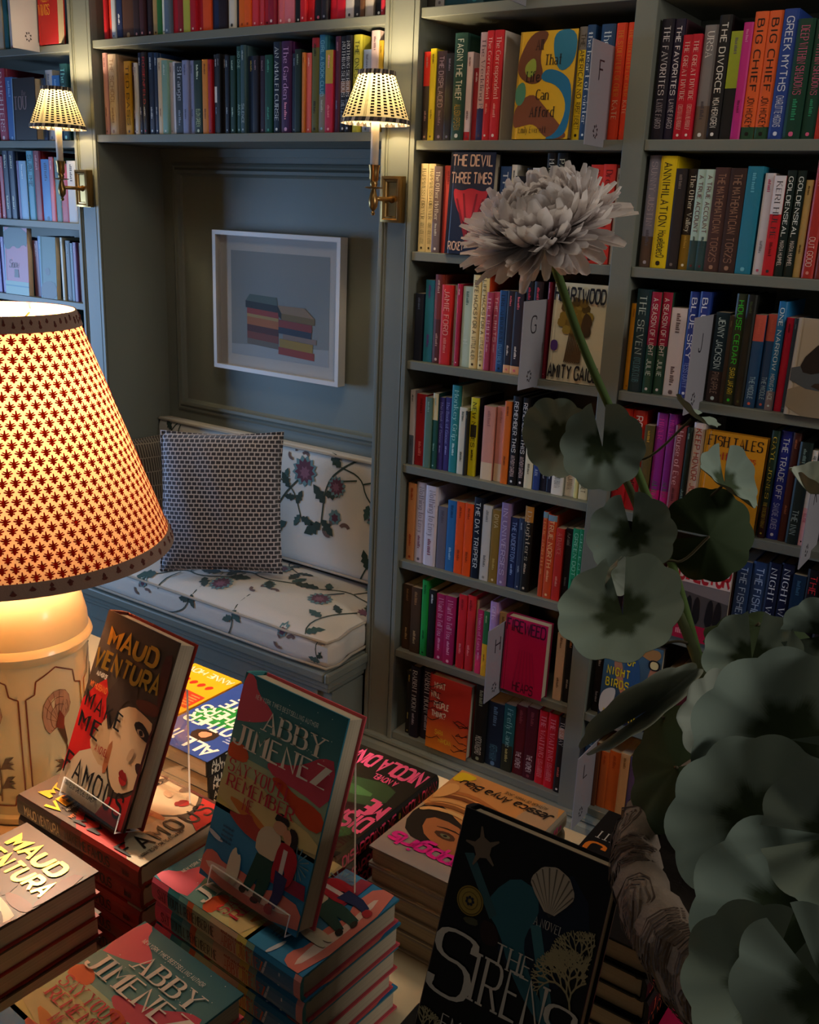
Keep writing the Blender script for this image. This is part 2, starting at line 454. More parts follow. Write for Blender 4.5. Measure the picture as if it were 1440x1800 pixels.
def mid(r):
    shelves(r, -1.4995, -.937, ZA)
    pilaster(r, -1.605, -1.5)
    plain('upright', [((-.9365, -.004, .12), (-.8865, D, 3.0))], PAINT, r)
    plain('back_panel', [((-1.4995, D+.0005, .1), (-.937, D+.02, 3.0))], PAINT, r, 0)
    plinth(r, -1.61, -.884, .181)
abs_parent(bm_, mid)
br_ = tag(empty('bookcase', (-.3, 0, 0)), 'grey-green painted bookcase at the right behind the leafy plant', 'bookcase', 'built-in bookcases')
def right(r):
    shelves(r, -.886, .25, [zz if zz > .2 else zz for zz in ZA])
    plain('upright', [((.2505, -.004, .12), (.30, D, 3.0))], PAINT, r)
    plain('back_panel', [((-.886, D+.0005, .1), (.25, D+.02, 3.0))], PAINT, r, 0)
    plinth(r, -.8835, .31, .181)
abs_parent(br_, right)
bl_ = tag(empty('bookcase', (-3.3, 0, 0)), 'painted bookcase at the far left behind the red-patterned lampshade', 'bookcase', 'built-in bookcases')
def left(r):
    shelves(r, -3.86, -2.8525, (2.46, 2.168, 1.878, 1.616, 1.351, 1.08, .80, .50, .181))
    pilaster(r, -2.852, -2.744)
    plain('upright', [((-3.91, -.004, .12), (-3.8605, D, 3.0))], PAINT, r)
    plain('back_panel', [((-3.86, D+.0005, .1), (-2.8525, D+.02, 3.0))], PAINT, r, 0)
    plinth(r, -3.92, -2.7405, .181)
abs_parent(bl_, left)
bt_ = tag(empty('overhead_shelves', (-2.17, 0, 1.9)), 'pair of long painted shelves bridging over the window seat', 'shelves')
def over(r):
    shelves(r, -2.7435, -1.6055, (1.895, 2.172, 2.47))
    plain('back_panel', [((-2.7435, D+.0005, 1.872), (-1.6055, D+.02, 3.0))], PAINT, r, 0)
abs_parent(bt_, over)
# panelled alcove wall behind the seat
mb = MB(); mb.box((-2.7435, .2705, 0), (-1.6055, .29, 1.871))
prof = [(0, .2705), (0, .262), (.008, .258), (.014, .262), (.022, .252), (.032, .252), (.036, .266), (.042, .2705)]
mb.rect_frame(-2.685, -1.665, .975, 1.825, prof)
mb.rect_frame(-2.655, -1.695, 1.005, 1.795, [(.0, .2705), (.0, .266), (.006, .264), (.011, .2705)])
mb.box((-2.7435, .262, 1.845), (-1.6055, .2706, 1.871))
al = mb.build('trim_alcove_panel', PAINT); struct(al); fix(al, 30)
struct(plain('trim_alcove_left', [((-2.7437, .0, .10), (-2.7415, .2705, 1.871))], PAINT, bevel=0))

# window seat
ws = tag(empty('window_seat', (-2.17, 0, 0)), 'built-in painted bench seat with moulded edge below the floral cushion', 'bench')
def seat(r):
    plain('seat_top', [((-2.74, -.205, .385), (-1.6065, .27, .417)), ((-1.6065, -.205, .385), (-1.592, -.007, .417))], PAINT, r, .006)
    mb = MB()
    for y, z0, z1 in ((-.19, .362, .3845), (-.182, .345, .362), (-.172, .337, .345)): mb.box((-2.74, y, z0), (-1.598+(-.19-y), -.007, z1))
    o = mb.build('edge_moulding', PAINT, r); k = o.modifiers.new('edge', 'BEVEL'); k.width = .006; k.segments = 3; k.limit_method = 'ANGLE'
    plain('front_panel', [((-2.74, -.155, 0), (-1.6115, -.0045, .337)), ((-2.74, -.165, 0), (-1.6112, -.0372, .10)), ((-2.70, -.163, .28), (-1.66, -.15, .335))], PAINT, r, .003)
abs_parent(ws, seat)

# ------------------------------------------------------------------ cushions
def rbox(w, d, h, r, n=18, crown=0, crownd=0):
    """rounded box mesh centred in xy, from z=0 to h; crown swells top"""
    mb = MB(); hx, hy, hz = w/2, d/2, h/2
    for ax in range(3):
        for sg in (-1, 1):
            o = len(mb.v)
            for i in range(n+1):
                for j in range(n+1):
                    a = math.tan((2*i/n-1)*PI/4); b = math.tan((2*j/n-1)*PI/4); q = [0, 0, 0]
                    q[ax] = sg; q[(ax+1) % 3] = a; q[(ax+2) % 3] = b
                    # denser near the edges
                    p = []
                    for c, hh in zip(q, (hx, hy, hz)):
                        s = max(-1, min(1, c)); p.append(math.copysign(1-(1-abs(s))**1.0, s)*hh)
                    inn = [max(-hh+r, min(hh-r, c)) for c, hh in zip(p, (hx, hy, hz))]
                    dv = Vector([c-k for c, k in zip(p, inn)]); v = Vector(inn)+(dv.normalized()*r if dv.length > 1e-9 else dv)
                    z = v.z+hz
                    if crown: z += crown*(1-(v.x/hx)**2)*(1-(v.y/hy)**2)*max(0, v.z/hz)
                    mb.v.append((v.x, v.y, z))
            for i in range(n):
                for j in range(n):
                    f = (o+i*(n+1)+j, o+(i+1)*(n+1)+j, o+(i+1)*(n+1)+j+1, o+i*(n+1)+j+1)
                    mb.f.append(f if sg > 0 else f[::-1]); mb.c.append(lin('cfc8bd')); mb.m.append(0)
    return mb
def sprig(kind, sc=1, ang=0, flip=1):
    sc *= 1.22
    """2-D polygons of an embroidered flowering sprig"""
    out = []
    def tr(p): x, y = p[0]*flip*sc, p[1]*sc; return (x*math.cos(ang)-y*math.sin(ang), x*math.sin(ang)+y*math.cos(ang))
    def star(cx, cy, R, n, k, col, sq=1):
        out.append(([tr((cx+R*(1 if i % 2 else k)*math.cos(PI*i/n), cy+sq*R*(1 if i % 2 else k)*math.sin(PI*i/n))) for i in range(2*n)], col))
    def leaf(x, y, a, l, wd=.3):
        pts = [(0, 0), (.2, wd*.7), (.32, wd*.45), (.45, wd), (.58, wd*.55), (.7, wd*.7), (1, 0), (.7, -wd*.6), (.55, -wd*.5), (.42, -wd), (.3, -wd*.5), (.18, -wd*.6)]
        out.append(([tr((x+l*(px*math.cos(a)-py*math.sin(a)), y+l*(px*math.sin(a)+py*math.cos(a)))) for px, py in pts], '1f3328' if random.random() < .7 else '33504a'))
    def stem(P, w=.0022):
        P = chaikin(P, 2)
        for a, b in zip(P, P[1:]):
            dx, dy = b[0]-a[0], b[1]-a[1]; l = math.hypot(dx, dy) or 1; ox, oy = -dy/l*w, dx/l*w
            out.append(([tr((a[0]-ox, a[1]-oy)), tr((b[0]-ox, b[1]-oy)), tr((b[0]+ox, b[1]+oy)), tr((a[0]+ox, a[1]+oy))], '2a3a2c'))
    def flower(x, y, R): star(x, y, R, 13, .78, '5f7f80'); star(x, y, R*.82, 11, .7, '562a3a'); star(x, y-R*.1, R*.45, 8, .6, '7a4c5c')
    if kind == 0:
        stem([(0, 0), (.06, .05), (.12, .03), (.2, .06)]); stem([(.08, .045), (.1, .1)]); stem([(.06, .03), (.03, -.03)])
        flower(.1, .12, .036); flower(.04, -.045, .034); leaf(.2, .06, .3, .06); leaf(.14, .03, -.9, .05); leaf(0, 0, 3.4, .06); leaf(.02, .015, 2.2, .045); leaf(.19, .06, 1.3, .05)
    elif kind == 1:
        stem([(0, -.1), (-.01, 0), (.04, .06), (.1, .1)]); flower(.115, .115, .04); leaf(0, -.05, 2.5, .055); leaf(-.005, -.03, .4, .05); leaf(.02, .04, 2.4, .05); leaf(.06, .075, 2.0, .045); leaf(0, -.1, 3.9, .06); leaf(0, -.09, -.6, .05)
    else:
        for a, r in ((.3, .03), (1.6, .034), (2.8, .03)):
            for t in range(6):
                b = a+t*.35; out.append(([tr((r*.75*math.cos(a)+.016*math.cos(b), r*.75*math.sin(a)+.016*math.sin(b))), tr((r*.75*math.cos(a)+.016*math.cos(b+.38), r*.75*math.sin(a)+.016*math.sin(b+.38))), tr((r*.75*math.cos(a)+.008*math.cos(b+.38), r*.75*math.sin(a)+.008*math.sin(b+.38))), tr((r*.75*math.cos(a)+.008*math.cos(b), r*.75*math.sin(a)+.008*math.sin(b)))], '6a5048'))
        star(.0, .035, .017, 8, .75, '5f7f80'); star(.0, .033, .010, 6, .7, '562a3a')
    return out
def applique(mb, bv, polys, org, ua, va, ray, e=.0012):
    """lay 2-D polygons on a surface by casting along ray"""
    k = 0
    for pts, col in polys:
        k += 1; P3 = []
        for x, y in pts:
            o = Vector(org)+Vector(ua)*x+Vector(va)*y-Vector(ray)*.4
            h = bv.ray_cast(o, Vector(ray))
            if h[0] is None: P3 = None; break
            P3.append(h[0]-Vector(ray)*(e+.00006*k))
        if P3:
            c = sum(P3, Vector())/len(P3); o = bv.ray_cast(c-Vector(ray)*.4, Vector(ray))
            if o[0] is not None:
                c = o[0]-Vector(ray)*(e+.00006*k)
                n = len(P3); mb.add([c]+P3, [(0, 1+i, 1+(i+1) % n) for i in range(n)], col)
def cushion(name, w, d, h, r, M, sprigs, label, crown=.0, flare=False):
    mb = rbox(w, d, h, r, crown=crown)
    bv = BVHTree.FromPolygons(mb.v, mb.f)
    pat = mb; mb.v = [(x+(.016*min(1, max(0, (-y-.10)/.05)) if flare and x > w*.45 else 0), y, z) for x, y, z in mb.v]
    for kind, x, y, sc, a, fl, face in sprigs:
        if face == 't': applique(pat, bv, sprig(kind, sc, a, fl), (x, y, h), (1, 0, 0), (0, 1, 0), (0, 0, -1))
        else: applique(pat, bv, sprig(kind, sc, a, fl), (x, -d/2, y), (1, 0, 0), (0, 0, 1), (0, 1, 0))
    root = empty(name, M=M); c = mb.build('cover', CLOTH, root, smooth=True); fix(c, 60)
    pp = MB()
    for zz in (h-r*.35, r*.35):
        P = []
        for i in range(49):
            t = 2*PI*i/48; cx, cy = math.cos(t), math.sin(t); k = min(1/max(abs(cx), 1e-6), 1/max(abs(cy), 1e-6))
            x, y = cx*k*(w/2), cy*k*(d/2); q = r*.8
            ix, iy = max(-w/2+q, min(w/2-q, x)), max(-d/2+q, min(d/2-q, y)); dv = Vector((x-ix, y-iy, 0))
            v = Vector((ix, iy, 0))+(dv.normalized()*q if dv.length > 1e-9 else dv); P.append((v.x*.997+(.014*min(1, max(0, (-v.y-.10)/.05)) if flare and v.x > w*.45 else 0), v.y*.995, zz))
        pp.tube(P, .0045, 6, 'a89c8c', cap=False)
    pp.build('piping', CLOTH, root, smooth=True)
    tag(root, label, 'cushion'); return root
cushion('seat_cushion', 1.128, .440, .105, .035, Matrix.Translation((-2.1735, .018, .4174)),
  [(0, -.17, -.245+.06, 1, .1, 1, 't'), (0, .02, -.08, 1, .05, 1, 't'), (0, .34, .03, 1, .0, 1, 't'), (2, .22, -.10, 1.1, .3, 1, 't'), (1, .47, -.17, 1, .5, 1, 't'), (0, -.42, -.05, 1, .4, -1, 't'), (2, -.28, .08, 1, 0, 1, 't'), (1, .12, .14, .9, 1, 1, 't'),
   (2, -.2, .05, .9, 0, 1, 'f'), (1, .0, .06, .7, 2.8, 1, 'f'), (1, .2, .05, .75, 3.2, 1, 'f'), (2, .42, .05, 1, .4, 1, 'f'), (1, .53, .06, .6, .4, 1, 'f'), (1, -.42, .05, .7, 3, 1, 'f')],
  'long cream seat cushion printed with maroon flowering sprigs on the bench', crown=.035, flare=True)
RB = Matrix.Rotation(math.radians(-5), 4, 'X')
cushion('back_cushion', 1.13, .07, .40, .022, Matrix.Translation((-2.174, .205, .545)) @ RB,
  [(1, .255, .30, 1.15, -.15, 1, 'f'), (0, .30, .36, .9, -.9, 1, 'f'), (1, .03, .14, 1.1, .2, 1, 'f'), (2, .30, .14, 1.3, .2, 1, 'f'), (0, .50, .28, 1, -1.4, 1, 'f'), (1, .47, .10, 1, -.6, 1, 'f'), (2, .12, .36, 1, 0, 1, 'f'), (1, .10, .25, .8, .5, -1, 'f'), (0, -.5, .34, .9, .2, 1, 'f'), (1, -.3, .2, 1, 0, 1, 'f'), (0, -.12, .37, .8, .1, 1, 'f')],
  'tall cream back cushion with flowering sprigs against the panelled wall')
def woven(name, c1, c2, sx, sy):
    m = mat(name, c1, .95, sheen=.2); nt = m.node_tree; b = nt.nodes['Principled BSDF']; tc = nt.nodes['Texture Coordinate']
    mp = nt.nodes.new('ShaderNodeMapping'); mp.inputs['Scale'].default_value = (1, 1, 1)
    br = nt.nodes.new('ShaderNodeTexBrick'); br.inputs['Color1'].default_value = lin(c1); br.inputs['Color2'].default_value = lin(c1); br.inputs['Mortar'].default_value = lin(c2)
    br.inputs['Scale'].default_value = 1; br.inputs['Brick Width'].default_value = sx; br.inputs['Row Height'].default_value = sy; br.inputs['Mortar Size'].default_value = .0021; br.inputs['Mortar Smooth'].default_value = .3
    nt.links.new(tc.outputs['Object'], mp.inputs[0]); nt.links.new(mp.outputs[0], br.inputs['Vector'])
    n = nt.nodes.new('ShaderNodeTexNoise'); n.inputs['Scale'].default_value = 25; nt.links.new(tc.outputs['Object'], n.inputs['Vector'])
    mx = nt.nodes.new('ShaderNodeVectorMath'); mx.operation = 'ADD'; sc = nt.nodes.new('ShaderNodeVectorMath'); sc.operation = 'SCALE'; sc.inputs['Scale'].default_value = .004
    nt.links.new(n.outputs['Color'], sc.inputs[0]); nt.links.new(tc.outputs['Object'], mx.inputs[0]); nt.links.new(sc.outputs[0], mx.inputs[1]); nt.links.new(mx.outputs[0], mp.inputs[0])
    bp = nt.nodes.new('ShaderNodeBump'); bp.inputs['Strength'].default_value = .5; bp.inputs['Distance'].default_value = .002; nt.links.new(br.outputs['Fac'], bp.inputs['Height']); nt.links.new(bp.outputs[0], b.inputs['Normal'])
    nt.links.new(br.outputs['Color'], b.inputs['Base Color']); return m
def pillow(name, w, h, t, M, mm, label):
    mb = MB(); n = 26
    for sg in (1, -1):
        o = len(mb.v)
        for i in range(n+1):
            for j in range(n+1):
                u, v = 2*i/n-1, 2*j/n-1; q = max(0, (1-u*u)*(1-v*v))
                pull = 1-.055*(1-abs(u)**2)*(abs(v)**3) ; pull2 = 1-.055*(1-abs(v)**2)*(abs(u)**3)
                mb.v.append((u*w/2*pull2, v*h/2*pull, sg*t/2*q**.42+.004*math.sin(9*u+4*v)*q))
        for i in range(n):
            for j in range(n):
                f = (o+i*(n+1)+j, o+(i+1)*(n+1)+j, o+(i+1)*(n+1)+j+1, o+i*(n+1)+j+1); mb.f.append(f if sg > 0 else f[::-1]); mb.c.append((1, 1, 1, 1)); mb.m.append(0)
    root = empty(name, M=M); c = mb.build('cover', mm, root, smooth=True); fix(c, 80)
    sm = MB(); P = []
    for s in range(4):
        for k in range(14):
            a = 2*k/14-1; u, v = [(a, -1), (1, a), (-a, 1), (-1, -a)][s]
            P.append((u*w/2*(1-.055*(1-v*v)*(abs(u)**3)), v*h/2*(1-.055*(1-u*u)*(abs(v)**3)), .0015*((k % 2)*2-1)))
    P.append(P[0]); sm.tube(P, .004, 5, cap=False); sm.build('frayed_edge', mm, root, smooth=True)
    tag(root, label, 'pillow'); return root
WV = woven('dotted_weave', '38363f', 'bab3ba', .017, .0135); WV2 = woven('ribbed_weave', '4a4036', '8f8474', .010, .05)
Mp = Matrix.Translation((-2.165, -.045, .787)) @ Matrix.Rotation(math.radians(30), 4, 'Z') @ Matrix.Rotation(math.radians(76), 4, 'X') @ Matrix.Rotation(math.radians(2.5), 4, 'Z')
pillow('throw_pillow', .395, .45, .15, Mp, WV, 'square dark woven pillow with pale dashes leaning on the floral back cushion')
Mp2 = Matrix.Translation((-2.655, -.035, .735)) @ Matrix.Rotation(math.radians(72), 4, 'Z') @ Matrix.Rotation(math.radians(78), 4, 'X')
pillow('throw_pillow', .32, .34, .11, Mp2, WV2, 'brown ribbed pillow against the alcove side, half hidden by the lampshade')

# ------------------------------------------------------------------ framed print
pf = tag(empty('framed_print', (-2.18, .268, 1.388)), 'white box-framed still life of two stacks of books on the alcove wall', 'picture')
def frame(r):
    x0, x1, z0, z1 = -2.452, -1.908, 1.160, 1.616
    mb = MB(); mb.rect_frame(x0, x1, z0, z1, [(0, .2515), (0, .216), (.014, .216), (.014, .244), (.014, .2515)]); fix(mb.build('frame', FRAMEW, r), 30)
    mb = MB(); mb.box((x0+.0135, .2405, z0+.0135), (x1-.0135, .2505, z1-.0135)); mb.build('mount_board', mat('mount_card', 'd4cecf', .8), r)
    mb = MB(); mb.box((x0+.015, .224, z0+.015), (x1-.015, .2255, z1-.015)); mb.build('glazing', GLASS, r)
    ax0, ax1, az0, az1 = x0+.062, x1-.058, z0+.052, z1-.062; mb = MB(); L = [0]
    def f(x, y): return (ax0+(ax1-ax0)*x, .2402-.0001*L[0], az0+(az1-az0)*y)
    mb.poly([f(0,0), f(1,0), f(1,1), f(0,1)], '96979b'); L[0] = 1
    mb.poly([f(0,0), f(1,0), f(1,.16), f(0,.1)], 'b4b4bc')
    def bk(x0, x1, y0, y1, c): L[0] += 1; mb.poly([f(x0, y0), f(x1, y0-.02), f(x1, y1-.02), f(x0, y1)], c)
    y = .12
    for h, c in ((.055, '7a6a62'), (.07, '8a3a30'), (.065, '5a1418'), (.075, 'c06a34'), (.03, 'c09858'), (.055, 'b0342c')): bk(.17, .50, y, y+h, c); y += h
    bk(.155, .49, y, y+.065, '24222c'); L[0] += 1; mb.poly([f(.155, y+.065), f(.49, y+.045), f(.48, y+.12), f(.2, y+.13)], '5f6c68')
    y = .06
    for h, x0_, x1_, c in ((.07, .5, .86, 'a83a30'), (.08, .51, .845, 'b08a34'), (.05, .545, .88, '9a7e76'), (.06, .5, .83, '2c3450'), (.07, .5, .835, '9a3434')): bk(x0_, x1_, y, y+h, c); y += h
    bk(.53, .86, y, y+.06, '8a6a3a'); L[0] += 1; mb.poly([f(.53, y+.06), f(.86, y+.04), f(.76, y+.13), f(.49, y+.13)], 'a88468')
    L[0] += 1; mb.poly([f(.49, y+.13), f(.53, y+.06), f(.53, y), f(.5, y+.03)], '1c1618')
    mb.build('print', ARTM, r)
abs_parent(pf, frame)
